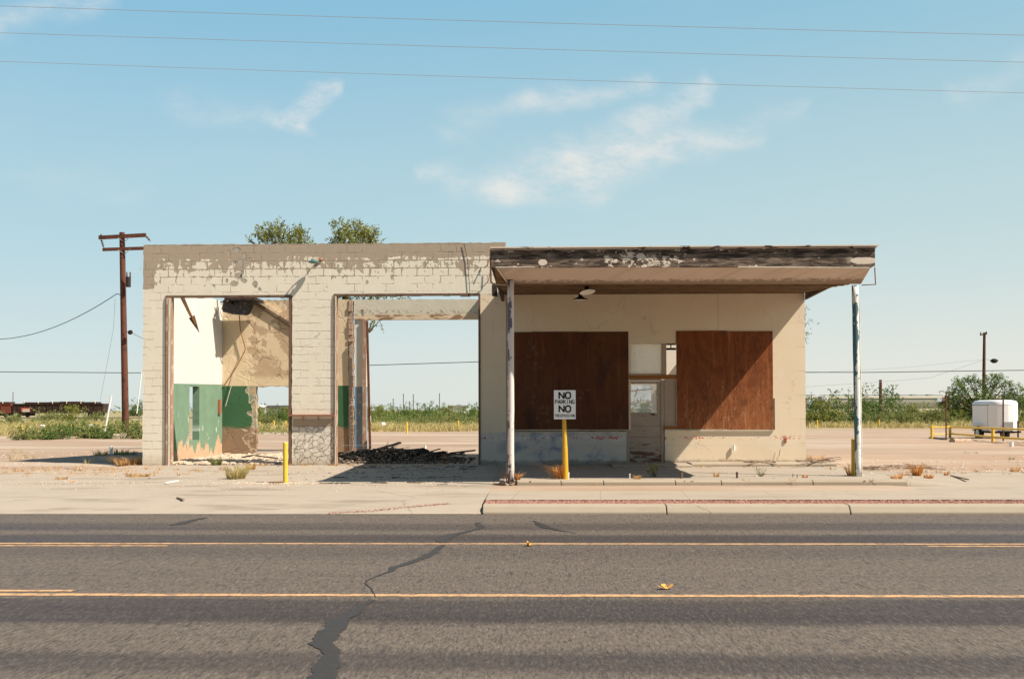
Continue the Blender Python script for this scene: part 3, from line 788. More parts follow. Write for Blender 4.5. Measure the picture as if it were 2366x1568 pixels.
# ------------------------------------------------------------------ ground
def sm(a, b_, t):
    t = max(0.0, min(1.0, (t - a) / (b_ - a))); return t * t * (3 - 2 * t)
def gz(X, Y):
    """height of the bare ground"""
    z = -0.10 + 0.27 * sm(16.3, 20.0, Y) + 0.05 * sm(20, 26, Y) - 0.06 * sm(34, 70, Y) 
    if Y < 16.0: return -0.12
    if Y > 26:
        z += 0.05 * mnoise.noise(Vector((X * 0.25, Y * 0.25, 0))) * sm(26, 34, Y)
        z += 0.22 * math.exp(-(((X + 22.5) / 3.2) ** 2 + ((Y - 55) / 5.0) ** 2))
    if X > 7.3: z -= 0.03 * sm(24.2, 22.5, Y)
    if X > 7.6 or X < -10.2:
        e = max(X - 7.6, -10.2 - X)
        z += (0.10 if X > 0 else 0.055) * sm(0, 1.0, e) * sm(23.2, 25.0, Y) * sm(30, 24, Y) if False else 0
        z += 0.06 * sm(0.0, 1.5, e) * sm(24.0, 25.5, Y) + 0.02 * mnoise.noise(Vector((X, Y, 3))) * sm(22, 24, Y)
    return z
def grid_sheet(name, xs, ys, zf, mat, kind='structure', label=None):
    mb = MB(); nx = len(xs); ny = len(ys)
    for Y in ys:
        for X in xs: mb.v.append((X, Y, zf(X, Y)))
    for j in range(ny - 1):
        for i in range(nx - 1): mb.f.append((j * nx + i, j * nx + i + 1, (j + 1) * nx + i + 1, (j + 1) * nx + i))
    o = mb.build(name, mat, smooth=True); tag(o, label=label, kind=kind); return o
def rng(a, b_, st):
    n = max(1, int(round((b_ - a) / st))); return [a + (b_ - a) * i / n for i in range(n + 1)]
xs = [-2500, -900, -400, -200] + rng(-120, -40, 4) + rng(-38, 38, 0.6)[0:] + rng(40, 120, 4) + [200, 400, 900, 2500]
ys = [-300, -60, 0, 14, 16, 16.5, 17] + rng(17.5, 62, 0.6) + rng(64, 140, 3) + [170, 220, 300, 450, 700, 1200, 2500]
grid_sheet('ground', xs, ys, gz, 'dirt')

# asphalt road; sheet extended unseen behind the camera to cut bounce light
grid_sheet('road', [-600, -60] + rng(-40, 40, 4) + [60, 600], [-70.0, -14.0, 0, 8, 16.42], lambda X, Y: 0.0, 'asphalt')
# painted lines
def line(name, pts, wd, z=0.004):
    mb = MB(); n = len(pts)
    for X, Y in pts:
        j = random.uniform(-0.004, 0.004); mb.v += [(X, Y - wd / 2 + j, z), (X, Y + wd / 2 + j, z)]
    for i in range(n - 1): mb.f.append((2 * i, 2 * i + 2, 2 * i + 3, 2 * i + 1))
    return tag(mb.build(name, 'yellow_line'), kind='structure')
L1 = G(1183, 1256, 0).y; L2 = G(1183, 1375.5, 0).y
line('road_marking', [(X, L1) for X in rng(-60, 60, 0.4)], 0.10)
line('road_marking', [(X, L2) for X in rng(-60, 60, 0.4)], 0.115)
line('road_marking', [(X, L1 - 0.21) for X in rng(-13, G(375, 1265, 0).x, 0.3)], 0.09)
line('road_marking', [(X, L1 - 0.21) for X in rng(G(2120, 1254, 0).x, 13, 0.3)], 0.09)
line('road_marking', [(X, L2 + 0.20) for X in rng(-13, G(165, 1366, 0).x, 0.3)], 0.09)
# tar seal over the long crack
def strip(name, pts, mat, z=0.005, jag=0.35, seed=1, n=10):
    P_ = []; n = 26
    for i in range(len(pts) - 1):
        (x0, y0, w0), (x1, y1, w1) = pts[i], pts[i + 1]
        for k in range(n): t = k / n; P_.append((x0 + (x1 - x0) * t, y0 + (y1 - y0) * t, w0 + (w1 - w0) * t))
    P_.append(pts[-1]); mb = MB()
    fn = lambda q, o: mnoise.noise(Vector((q * .35, o, seed))) * .55 + mnoise.noise(Vector((q * 1.3, o + 5, seed))) * .26 + mnoise.noise(Vector((q * 3.0, o + 9, seed))) * .10
    arc = 0; last = None
    for x, y, w_ in P_:
        c0 = G(x, y, z)
        if last is not None: arc += (c0 - last).length * 9
        last = c0
        a = w_ * max(.12, 1 + fn(arc, 1) * jag * 3.2); c_ = w_ * max(.12, 1 + fn(arc, 7) * jag * 3.2); j = fn(arc * .5, 13) * w_ * .25
        p = G(x - a / 2 + j, y, z); q = G(x + c_ / 2 + j, y, z); mb.v += [(p.x, p.y, z), (q.x, q.y, z)]
    for i in range(len(P_) - 1): mb.f.append((2 * i, 2 * i + 1, 2 * i + 3, 2 * i + 2))
    return tag(mb.build(name, mat), kind='structure')
strip('crack_seal', [(732, 1620, 66), (752, 1540, 58), (765, 1500, 44), (742, 1482, 52), (778, 1440, 56), (800, 1425, 44), (822, 1408, 26), (845, 1393, 20), (862, 1385, 16)], 'tar_seal', seed=3, jag=.34)
strip('crack_seal', [(868, 1378, 3), (858, 1358, 3), (843, 1346, 4), (850, 1338, 6), (880, 1326, 8), (905, 1318, 14), (912, 1310, 20), (950, 1297, 22), (985, 1285, 24), (1010, 1268, 16), (1024, 1258, 14)], 'tar_seal', seed=5)
strip('crack_seal', [(1024, 1253, 22), (1020, 1245, 30), (1042, 1236, 30), (1075, 1228, 18), (1100, 1222, 12), (1112, 1217, 22), (1102, 1206, 8)], 'tar_seal', seed=6)
strip('crack_seal', [(1232, 1202, 4), (1248, 1210, 16), (1262, 1217, 26), (1290, 1224, 12), (1330, 1230, 3)], 'tar_seal', seed=7, z=0.006)
strip('crack_seal', [(390, 1212, 5), (412, 1210, 26), (440, 1202, 22), (475, 1195, 12)], 'tar_seal', seed=8, z=0.006)

# driveway apron and forecourt (left of the joint)
JX = G(1112, 1188, 0).x
def cz(X, Y):
    z = 0.004 + 0.12 * sm(16.42, 17.6, Y) + 0.06 * sm(17.6, 21, Y) + 0.085 * sm(21, 26, Y)
    k = sm(JX - 2.4, JX - .05, X) * sm(18.6, 17.6, Y) if False else sm(JX - 2.4, JX - .05, X) * (1 - sm(17.6, 18.6, Y))
    return z * (1 - k) + k * 0.140 * sm(16.40, 16.62, Y)
grid_sheet('forecourt', [-60, -40] + rng(-24, JX, 0.5), [16.425, 16.5, 16.6, 16.75, 16.9, 17.2, 17.6, 18.2, 19, 20, 21, 22, 23, 24, 24.6], lambda X, Y: cz(X, Y), 'lot_concrete')
mb = MB(); rr = random.Random(5)   # strip against the building with an irregular left margin
xs_ = rng(-10.6, JX, 0.3); ys_ = [24.6, 25, 25.5, 25.98]
for j, Y in enumerate(ys_):
    for i, X in enumerate(xs_): mb.v.append((X + (rr.uniform(-.25, .25) if i == 0 else 0), Y, cz(X, Y)))
nx = len(xs_)
for j in range(len(ys_) - 1):
    for i in range(nx - 1): mb.f.append((j * nx + i, j * nx + i + 1, (j + 1) * nx + i + 1, (j + 1) * nx + i))
tag(mb.build('forecourt', 'lot_concrete'), kind='structure')
# kerb, gravel strip, sidewalk, pump island, walk (right of the joint)
RX = 45
def profx(name, poly, x0, x1, mat, bevel=0.0):
    return tag(MB().prismx(poly, x0, x1).build(name, mat, bevel=bevel), kind='structure')
kx = [JX + 0.012]
for px_ in (1537, 1957): kx.append(G(px_, 1185, 0).x)
kx += [kx[-1] + 3.05 * i for i in range(1, 9)]
for i in range(len(kx) - 1):
    profx('kerb', [(16.40, -0.05), (16.40, 0.03), (16.47, 0.125), (16.53, 0.142), (16.74, 0.145), (16.74, -0.05)], kx[i] + 0.008, kx[i + 1] - 0.008, 'kerb_concrete', 0.012)
grid_sheet('planting_strip', rng(JX + .01, RX, 2), [16.73, 17.1, 17.5], lambda X, Y: 0.118, 'red_stone')
mb = MB(); rr = random.Random(9)
for i in range(5200):
    X = JX + 0.03 + (rr.random() ** 1.35) * 12.5; Y = rr.uniform(16.75, 17.48)
    random.seed(i); mb.rock((X, Y, 0.122), rr.uniform(0.010, 0.024), 0.7)
for i in range(170):     # loose stones washed onto the apron
    t = rr.random(); X = -3.35 + t * 1.95; Y = 16.52 + 0.32 * t + rr.gauss(0, 0.045)
    random.seed(i); mb.rock((X, Y, cz(X, Y) + 0.004), rr.uniform(0.008, 0.018), 0.7)
tag(mb.build('red_gravel', 'red_stone'), label='reddish crushed gravel in the strip behind the kerb', cat='gravel', kind='stuff')
grid_sheet('sidewalk', rng(JX + .012, RX, 1.0), [17.49, 18, 19, 20, 20.32], lambda X, Y: 0.136 + 0.012 * (Y - 17.5) / 3, 'walk_concrete')
IX0, IX1 = W(1173, 1110, 20.4).x - 0.02, 8.2
isx = [IX0 + 0.2, G(1295, 1115, .2).x, G(1392, 1115, .2).x, G(1556, 1115, .2).x, G(1661, 1115, .2).x, G(1870, 1115, .2).x, 7.3]
for i in range(len(isx) - 1):
    profx('island_kerb', [(20.30, 0.05), (20.30, 0.235), (20.33, 0.262), (20.48, 0.266), (20.48, 0.05)], isx[i] + 0.006, isx[i + 1] - 0.006, 'kerb_concrete', 0.012)
def iz(X, Y): return 0.264 - 0.11 * sm(7.0, 8.6, X) * sm(22, 20.3, Y)
tag(MB().box(IX0 + .2, 7.3, 20.481, 25.99, 0.0, 0.263).build('pump_island', 'island_concrete'), kind='structure')
def ez(X, Y): return 0.148 + 0.075 * sm(20.3, 22.5, Y)
grid_sheet('forecourt', rng(JX + .01, IX0 + .199, 0.2), [20.32, 21, 22, 23, 24, 25, 25.99], lambda X, Y: max(cz(X, Y), .148), 'island_concrete')
grid_sheet('forecourt', [7.301, 7.8, 8.6, 9.6, 11, 13, 16, 24, RX], [20.32, 20.34, 20.6, 21, 21.6, 22.4, 23.1, 23.75, 23.85], lambda X, Y: (0.1473 if Y < 20.33 else ez(X, Y) + (0.262 - ez(X, Y)) * (1 - sm(7.3, 8.6, X)) - (0.12 if Y > 23.8 else 0)), 'walk_concrete')
profx('walk_step', [(25.2, 0.2), (25.2, 0.325), (25.24, 0.345), (25.985, 0.35), (25.985, 0.2)], G(1600, 1075, .3).x, 7.35, 'kerb_concrete', 0.015)
profx('walk_step', [(24.9, 0.2), (24.9, 0.305), (24.94, 0.32), (25.985, 0.325), (25.985, 0.2)], G(1415, 1075, .3).x, G(1598, 1075, .3).x, 'island_concrete', 0.015)

# ------------------------------------------------------------------ the abandoned service station
BY = 26.0
st = empty('service_station', (0, BY, 0.25), 'derelict cream block service station with two open garage bays, boarded office and drive-under canopy', 'building')
xL = W(329, 1070, BY).x; zT = W(700, 563, BY).z
a0x, a0z = XZ(386, 681); a1x, _z = XZ(675, 681)
b0x, b0z = XZ(772, 679); b1x, _z = XZ(1109, 679)
pR = XZ(1168, 563)[0]; OZ = 4.60
def k1(x, z):
    if x > b1x and z < OZ: return False
    if a0x < x < a1x and z < a0z: return False
    if b0x < x < b1x and z < b0z: return False
    return True
mb = wall_grid(xL, pR, 0.10, zT, BY, 0.2, k1, 0.10, 0.011, xs=(a0x, a1x, b0x, b1x), zs=(a0z, b0z, OZ))
mb.build('front_wall', 'front_block', st)
# office front
w_ = lambda x0, x1, y0, y1, Y=BY: (XZ(x0, 0, Y)[0], XZ(x1, 0, Y)[0], XZ(1500, y1, Y)[1], XZ(1500, y0, Y)[1])
tX0, tX1, _, tZ1 = w_(1453, 1563, 793, 793); dX1 = XZ(1536, 900)[0]; sZ = XZ(1550, 983)[1]; dX0 = XZ(1447, 900)[0]
ox1 = XZ(1861, 900)[0]
def k2(x, z):
    if x < pR and z > OZ: return False
    if tX0 < x < tX1 and sZ < z < tZ1: return False
    if tX0 < x < dX1 and z < tZ1: return False
    if dX0 < x < dX1 and z < XZ(1447, 993)[1]: return False
    return True
mb = wall_grid(b1x, ox1, 0.10, 4.80, BY + 0.001, 0.2, k2, 0.12, 0.008, xs=(pR, tX0, tX1, dX0, dX1), zs=(OZ, tZ1, sZ, XZ(1447, 993)[1]))
mb.build('office_wall', 'office_stucco', st)
# side, rear and partition walls
Yr = 32.0
s0 = 23140 / (1238 - 432) * (-(xL + .2)) / 9.78; s1 = 23140 / (1238 - 455) * (-(xL + .2)) / 9.78
def k3(y, z):
    if s0 < y < s1 and 0.80 < z < 2.36: return False
    return z < 5.75 - 0.10 * (y - 26) - (0.15 if y > 30 else 0)
mb = wall_grid(BY + .2, Yr + .2, 0.10, 5.8, xL, 0.2, k3, 0.12, 0.006, xs=(s0, s1), zs=(0.80, 2.36), axis='X')
mb.build('side_wall', 'garage_side_plaster', st)
rZ = W(620, 693, Yr).z; dr0 = W(592, 900, Yr).x; drz = W(620, 893, Yr).z; rE = W(805, 900, Yr).x
def k4(x, z):
    if dr0 < x < -7.25 and z < drz: return False
    return True
mb = wall_grid(xL + .201, rE, 0.10, rZ, Yr, 0.2, k4, 0.12, 0.02, xs=(dr0, -7.25), zs=(drz,))
mb.build('rear_wall', 'rear_plaster', st)
rE2 = W(816, 900, Yr).x; rE3 = W(846, 900, Yr).x
mb = MB(); rr = random.Random(3); zz = 0.2
while zz < rZ - .02:        # torn masonry end of the rear wall
    h = rr.uniform(0.09, 0.2); h = min(h, rZ - zz)
    mb.box(rE + 0.012, rE2 + rr.uniform(-.03, .02), Yr - rr.uniform(.0, .06), Yr + .2, zz, zz + h - 0.012); zz += h
mb.build('broken_wall_end', 'broken_masonry', st)
MB().box(rE2 + .03, rE3, Yr + .05, Yr + .22, 0.2, rZ - .28).build('pilaster', 'blue_white_plaster', st)
hz0 = W(900, 738, Yr).z; hb = W(818, 738, Yr).x; px1 = W(1131, 900, Yr).x
mb = wall_grid(hb, px1 - .02, hz0, rZ, Yr + .0, 0.22, lambda x, z: not (x < hb + .35 and z < rZ - .30 and z > hz0 + .10 and x > hb + .22), 0.10, 0.012)
mb.build('rear_lintel', 'header_beam', st)
MB().box(W(838, 900, Yr).x, W(846, 900, Yr).x, Yr - .035, Yr + .05, 0.2, hz0 - .004).build('rear_door_frame', 'rusty_frame', st)
pt, pb_ = W(848, 741, 31.7), W(855, 1036, 31.7)
MB().bar(pb_, pt, 0.065, 0.07).build('rear_post', 'brown_post', st)
wX = b1x + 0.0
mb = wall_grid(BY + .2, Yr + .2, 0.10, 5.55, wX - .03, 0.2, lambda y, z: z < 4.9 + (0.6 if y > 30.2 else 0.25), 0.15, 0.01, axis='X')
mb.build('partition_wall', 'office_inner', st)
mb = wall_grid(BY + .2, 31.7, 0.10, 4.6, ox1 - .2, 0.2, lambda y, z: True, 0.2, 0.006, axis='X'); mb.build('side_wall', 'office_stucco', st)
OYr = 31.5
q0, q1 = W(1425, 900, OYr).x, W(1506, 900, OYr).x; qz0, qz1 = W(1480, 1012, OYr).z, W(1480, 890, OYr).z
mb = wall_grid(wX + .18, ox1 - .2, 0.10, 4.5, OYr, 0.2, lambda x, z: not (q0 < x < q1 and qz0 < z < qz1), 0.15, 0.01, xs=(q0, q1), zs=(qz0, qz1))
mb.build('office_rear_wall', 'office_inner', st)
wf = MB().box(q0, q1, OYr + .06, OYr + .1, W(1480, 931, OYr).z, W(1480, 927, OYr).z).build('rear_window_bar', 'white_trim', st)
MB().bar(W(1466, 917, OYr - .1), W(1474, 896, OYr - .1), .05, .03).bar(W(1458, 903, OYr - .1), W(1505, 898, OYr - .1), .04, .04).build('broken_sash', 'grey_wood', st)
MB().box(5.25, 5.38, 29.3, OYr, 0.3, 4.22).build('inner_partition', 'office_inner', st)
MB().box(xL + .2, wX - .031, BY + .0 + .2, Yr + .25, 0.0, 0.272).build('garage_floor', 'slab_concrete', st)
MB().box(a0x, b1x, BY - 0.02, BY + .199, 0.0, 0.262).build('door_sill', 'slab_concrete', st)
MB().box(wX + .171, ox1 - .2, BY + .2, OYr, 0.0, 0.30).build('office_floor', 'slab_concrete', st)
# garage door frames
def frame(pxs, ytop, mats):
    (l0, l1, r0, r1) = pxs
    zt = XZ(700, ytop + 5)[1]; zt1 = XZ(700, ytop)[1]
    f = MB().box(XZ(l0, 0)[0] + .004, XZ(l1, 0)[0], BY - .03, BY + .16, 0.27, zt).build('door_frame', mats[0], st)
    rr = random.Random(l0)
    MB().box(XZ(l0, 0)[0] + .03, XZ(l0 + (l1 - l0) * .35, 0)[0], BY - .045, BY - .03, 0.27, zt - .02).build('frame_trim', 'rusty_frame', f)
    MB().box(XZ(l0 + (l1 - l0) * .55, 0)[0], XZ(l0 + (l1 - l0) * .85, 0)[0], BY - .04, BY - .03, 0.27, zt - .02).build('frame_trim', 'white_trim', f)
    g_ = MB().box(XZ(r0, 0)[0], XZ(r1, 0)[0] - .004, BY - .02, BY + .16, 0.27, zt).build('door_frame', mats[1], st)
    m2 = MB(); x = XZ(l0, 0)[0] + .004; xe = XZ(r1, 0)[0] - .004
    while x < xe - .01:
        n = min(xe, x + rr.uniform(.12, .35)); m2.box(x, n, BY - .012 - rr.uniform(0, .012), BY + .12, zt + .001 - rr.choice((0, 0, 0.008, .025, 0)), zt1 - .003); x = n
    m2.build('lintel_angle', mats[1], st)
frame((386, 400, 669, 675), 681, ('rusty_frame', 'dark_frame'))
frame((772, 779, 1104, 1109), 679, ('rusty_frame', 'dark_frame'))
# shelf iron across the pier
x0_, z0_ = XZ(667, 961, 25.9); x1_, z1_ = XZ(772, 957, 25.9)
sh = MB().box(x0_, x1_, 25.86, 25.996, z0_, z0_ + .04).build('shelf_iron', 'rust', st)
for xx in (x0_ + .35, x0_ + .75, x1_ - .05):
    MB().bar((xx, 25.995, z0_ - .10), (xx, 25.90, z0_ - .002), .02, .012).build('bracket', 'rust', sh)
# plywood boards over the office windows (sheets, slightly out of line)
def board(x0, x1, y0, y1, mat, t=.02, dz_=0.0):
    X0, z_a = XZ(x0, y1); X1, z_b = XZ(x1, y0)
    return MB().box(X0 + .003, X1 - .003, BY - t, BY - .001, z_a + dz_, z_b).build('plywood_board', mat, st, bevel=.003)
board(1180, 1227, 767, 992, 'plywood_aged', .018); board(1227.6, 1338, 766, 992, 'plywood_aged', .022, .005); board(1338.4, 1452, 766, 992, 'plywood_aged', .018)
board(1563, 1680, 764, 991, 'plywood', .020); board(1680.4, 1785, 765, 992, 'plywood', .021)
X0, z0_ = XZ(1180, 997); X1, z1_ = XZ(1447, 993.5)
MB().box(X0, X1, BY - .028, BY - .001, z0_, z1_).build('window_sill', 'grey_wood', st)
X0, z0_ = XZ(1536, 995); X1, z1_ = XZ(1788, 992.8)
MB().box(X0, X1, BY - .045, BY - .001, z0_, z1_).build('window_sill', 'white_trim', st)
X0, z0_ = XZ(1786, 992); X1, z1_ = XZ(1790, 920)
MB().box(X0, X1, BY - .012, BY - .001, z0_, z1_).build('window_frame', 'dark_frame', st)
# door, transom, side light
Yd = BY + .06
def bx(mb_, x0, x1, y0, y1, ya, yb):
    X0, z_a = XZ(x0, y1); X1, z_b = XZ(x1, y0); mb_.box(X0, X1, ya, yb, z_a, z_b); return mb_
do = MB(); bx(do, 1455, 1458, 880, 1069, Yd, Yd + .045); bx(do, 1519, 1528, 880, 1069, Yd, Yd + .045)
bx(do, 1458, 1519, 880, 886.5, Yd, Yd + .045); bx(do, 1458, 1519, 953, 1069, Yd + .004, Yd + .045)
do = do.build('door', 'door_worn', st)
for yy in (956, 983, 1010, 1052): bx(MB(), 1461, 1518, yy - 1, yy + 1, Yd - .006, Yd + .0035).build('door_rail', 'door_worn', do)
bx(MB(), 1458, 1519, 886.5, 953, Yd + .02, Yd + .026).build('door_glass', 'dusty_glass', do)
MB().tube([(XZ(1505, 957)[0], Yd - .03, XZ(1505, 957)[1]), (XZ(1513, 957)[0], Yd - .03, XZ(1505, 957)[1])], .016).build('handle', 'black_metal', do)
fr = MB(); bx(fr, 1447.2, 1454.6, 877, 1069, BY + .03, Yd + .08); bx(fr, 1528.3, 1535.8, 877, 1069, BY + .04, Yd + .14); bx(fr, 1453.2, 1528.2, 876, 879.6, BY + .03, Yd + .08)
fr.build('door_frame', 'door_paint', st)
bx(MB(), 1453.2, 1562.6, 865, 875.8, BY - .004, BY + .15).build('transom_beam', 'orange_wood', st)
tr = bx(MB(), 1528.8, 1539.6, 793.5, 864.8, BY + .004, BY + .12).build('mullion', 'door_paint', st)
bx(MB(), 1453.2, 1528.6, 794, 862, BY + .05, BY + .056).build('transom_pane', 'milky_pane', st)
bx(MB(), 1453.2, 1528.6, 862.2, 864.8, BY + .0, BY + .1).build('transom_frame', 'grey_wood', st); bx(MB(), 1453.2, 1528.6, 792.8, 793.8, BY + .01, BY + .1).build('transom_frame', 'grey_wood', st)
sl = MB(); bx(sl, 1539.8, 1562.6, 803, 808, BY + .05, BY + .1); bx(sl, 1550, 1552, 795, 803, BY + .05, BY + .1); bx(sl, 1539.8, 1562.6, 793.2, 796.5, BY + .05, BY + .1)
sl.build('side_light_bar', 'black_metal', st)
bx(MB(), 1536.2, 1562.6, 876.4, 982.6, BY + .03, BY + .04).build('side_light_panel', 'door_paint', st)
bx(MB(), 1536.2, 1562.6, 983.2, 991.2, BY - .004, BY + .1).build('side_light_sill', 'orange_wood', st)
# small things fixed on the office wall
X0, z0_ = XZ(1692, 1040); X1, z1_ = XZ(1698, 1027)
MB().tube([((X0 + X1) / 2, BY - .05, z0_), ((X0 + X1) / 2, BY - .05, z1_)], .028, 10).build('conduit_stub', 'pvc_white', st)
X0, z0_ = XZ(1812, 1022); X1, z1_ = XZ(1817, 1012)
MB().box(X0, X1, BY - .03, BY - .0, z0_, z1_).build('outlet_box', 'rust', st)

# canopy
CY = 19.75
fz0 = W(1500, 617, CY).z; fz1 = W(1500, 571, CY).z; fx0 = W(1135, 600, CY).x; fx1 = W(2022, 600, CY).x
bz = W(1500, 656, 20.68).z
can = MB().prismx([(CY + .11, fz0 + .002), (CY + .11, fz1 - .02), (25.995, 4.84), (25.995, 4.64), (25.0, 4.60), (20.78, bz + .05)], fx0 + .06, 6.66)
RXc = lambda y: fx1 - .03 + (y - CY) / 6.25 * .31
can.v = [(RXc(p[1]), p[1], p[2]) if p[0] > 6 else p for p in can.v]
can = can.build('canopy', 'soffit_wood', st)
sv = MB(); rr = random.Random(11); yv = 20.85          # tongue and groove boards under the deck
while yv < 25.9:
    n = yv + .14; za = bz + .045 + (yv - 20.78) / 5.2 * (4.62 - bz - .05); zb = bz + .045 + (n - 20.78) / 5.2 * (4.62 - bz - .05)
    d_ = rr.choice((0, 0, .006, .012)); xr = RXc(yv) - (.0 if yv < 22 else rr.uniform(0, .05))
    sv.add([(fx0 + .08, yv, za - .02 - d_), (xr, yv, za - .02 - d_), (xr, n - .012, zb - .02 - d_), (fx0 + .08, n - .012, zb - .02 - d_),
            (fx0 + .08, yv, za + .01), (xr, yv, za + .01), (xr, n - .012, zb + .01), (fx0 + .08, n - .012, zb + .01)],
           [(3, 2, 1, 0), (4, 5, 6, 7), (0, 1, 5, 4), (1, 2, 6, 5), (2, 3, 7, 6), (3, 0, 4, 7)]); yv = n
sv.build('soffit_board', 'soffit_wood', can)
fb = MB(); fs_ = [fx0, W(1555, 600, CY).x, fx1]
for i in range(2): fb.box(fs_[i] + .002, fs_[i + 1] - .002, CY, CY + .04, fz0, W(1500, 583, CY).z)
fb.box(fx0, fx1, CY - .012, CY + .1, W(1500, 582.6, CY).z, W(1500, 576, CY).z)
fb.build('fascia', 'fascia_board', can)
MB().box(fx0 - .01, fx1 + .02, CY - .04, CY + .12, W(1500, 575.6, CY).z, W(1500, 574, CY).z).box(fx0 - .02, fx1 + .05, CY - .07, CY + .3, W(1500, 572.3, CY).z, fz1 + .012).build('drip_edge', 'drip_edge', can)
MB().box(fx0 - .004, fx0 + .055, CY + .041, 25.99, fz0 + .01, fz1 - .021).build('side_fascia', 'fascia_board', can); sfm = MB().box(fx1 - .02, fx1 + .004, CY + .041, 25.99, fz0 + .01, fz1 - .021); sfm.v = [(p[0] + (p[1] - CY) / 6.25 * .31, p[1], p[2]) for p in sfm.v]; sfm.build('side_fascia', 'fascia_board', can)
# sloping bed moulding between fascia and soffit, cut back at both ends
def sl_(xa, xb, xc, xd, mat, nm):
    A = W(xa, 618, CY + .05); Bp = W(xb, 618, CY + .05); Cp = W(xd, 656, 20.68); Dp = W(xc, 656, 20.68)
    vs = [A, Bp, Cp, Dp] + [p + Vector((0, .05, .04)) for p in (A, Bp, Cp, Dp)]
    return MB_add(vs, mat, nm)
def MB_add(vs, mat, nm):
    m_ = MB(); m_.add(vs, [(3, 2, 1, 0), (4, 5, 6, 7), (0, 1, 5, 4), (1, 2, 6, 5), (2, 3, 7, 6), (3, 0, 4, 7)]); return m_.build(nm, mat, can)
sl_(1149, 2012, 1176, 1989, 'canopy_paint', 'bed_moulding')
A = W(1149, 620, CY + .04); D_ = W(1175, 656, 20.64)
for P0, P1, w0 in ((A, D_, .03), (W(1705, 616.5, CY - .01), W(2010, 618, CY - .01), .025), (W(1145, 617.4, CY - .01), W(1235, 617.0, CY - .01), .02)): MB().bar(P0, P1, w0, .016).build('trim_strip', 'white_trim', can)
MB().box(XZ(1136, 0, 25.6)[0], XZ(1147, 0, 25.6)[0], 25.4, 25.8, XZ(0 + 1140, 683, 25.6)[1], XZ(1140, 660, 25.6)[1]).build('beam_end', 'burnt_wood', can)
pp = MB().tube([W(1133.5, 576, CY + .1), W(1133.5, 612, CY + .1), W(1134, 650, 20.5), W(1139, 656.5, 20.55), W(1172, 657.5, 20.6)], .018, 8)
pp.build('conduit', 'rusty_frame', can)
MB().tube([W(2021, 618, CY + .1), W(2023, 657, 20.4), W(1991, 658.5, 20.6)], .011, 6).build('conduit', 'rust', can)
# canopy columns
for (xt, xb, yb, mat, cx) in ((1180, 1180.5, 1109, 'column_paint', -9.2), (1975.5, 1983, 1100, 'column_paint_blue', 8.8)):
    b_ = G(xb, yb, 0.262); t_ = W(xt, 655, b_.y); n = 14
    pts = [b_.lerp(t_, i / n) + Vector((random.uniform(-.004, .004), 0, 0)) for i in range(n + 1)]; pts[0].z = .22; pts[-1].z = bz + .06
    co = MB().tube(pts, .066, 16).build('column', mat, st, smooth=True)
    MB().tube([p + Vector((cx * .0093, .0, 0)) for p in pts[:-1]], .012, 8).build('conduit', 'white_trim' if cx > 0 else 'canopy_paint', co)
# roof wreckage still attached above the left bay
hb_ = empty('hanging_board', W(415, 683, 26.9), 'splintered roof board hanging inside the left garage bay', 'board')
m_ = MB(); A = W(412, 672, 26.9); Bq = W(461, 768, 26.9); mid = A.lerp(Bq, .62)
m_.bar(A, mid, .035, .17, up=Vector((0, 1, 0))); m_.add([], [])
m_.build('plank', 'brown_wood', hb_)
m2 = MB(); u_ = (Bq - A).normalized(); s_ = Vector((u_.z, 0, -u_.x))
p0 = mid; m2.add([p0 + s_ * .085, p0 - s_ * .085, Bq + s_ * .01, p0 + s_ * .085 + Vector((0, .035, 0)), p0 - s_ * .085 + Vector((0, .035, 0)), Bq + s_ * .01 + Vector((0, .035, 0))], [(0, 2, 1), (3, 4, 5), (0, 1, 4, 3), (1, 2, 5, 4), (2, 0, 3, 5)])
m2.bar(A + Vector((.08, -.03, 0)), A.lerp(Bq, .8) + Vector((.05, -.03, -.1)), .02, .05, up=Vector((0, 1, 0)))
m2.build('splinter', 'brown_wood', hb_)
rm = empty('roof_remnant', W(545, 700, 31.2), 'collapsed black tar paper and roof boards above the rear corner of the left bay', 'wreckage')
m_ = MB(); rr = random.Random(21)
P_ = [W(x, y, 31.2) for x, y in ((513, 720), (536, 726), (572, 729), (577, 706), (582, 694), (560, 688), (535, 690), (517, 700))]
m_.add(P_ + [p + Vector((rr.uniform(-.05, .05), .35, rr.uniform(0, .08))) for p in P_], [(0, 1, 2, 3, 4, 5, 6, 7), tuple(reversed(range(8, 16)))] + [(i, i + 8, (i + 1) % 8 + 8, (i + 1) % 8) for i in range(8)])
m_.build('tar_paper', 'tar_paper', rm, bevel=.03)
m_ = MB()
for i in range(46):
    p = W(rr.uniform(515, 592), rr.uniform(682, 700), rr.uniform(30.9, 31.6)); q = p + Vector((rr.uniform(-.3, .3), rr.uniform(-.2, .2), rr.uniform(-.12, .10))); m_.bar(p, q, rr.uniform(.03, .09), .02)
m_.box(P_[7].x + .2, P_[5].x + .5, 30.8, 31.8, P_[5].z - .1, P_[5].z - .02); m_.build('charred_boards', 'burnt_wood', rm)
m_ = MB().bar(W(515, 716, 31.3), W(523, 688, 31.3), .06, .14, up=Vector((0, 1, 0)))
m_.bar(W(560, 690, 31.4), W(505, 678, 31.4), .10, .04).build('rafter', 'brown_wood', rm)
m_ = MB()
m_.bar(W(560, 672, Yr - .06), W(690, 752, Yr - .06), .10, .10, up=Vector((0, 1, 0)))
m_.build('roof_ledger', 'rear_plaster', st)
m_ = MB(); m_.bar(W(575, 694, Yr - .02), W(688, 768, Yr - .02), .03, .05, up=Vector((0, 1, 0))); m_.build('roof_ledger', 'grey_wood', st)
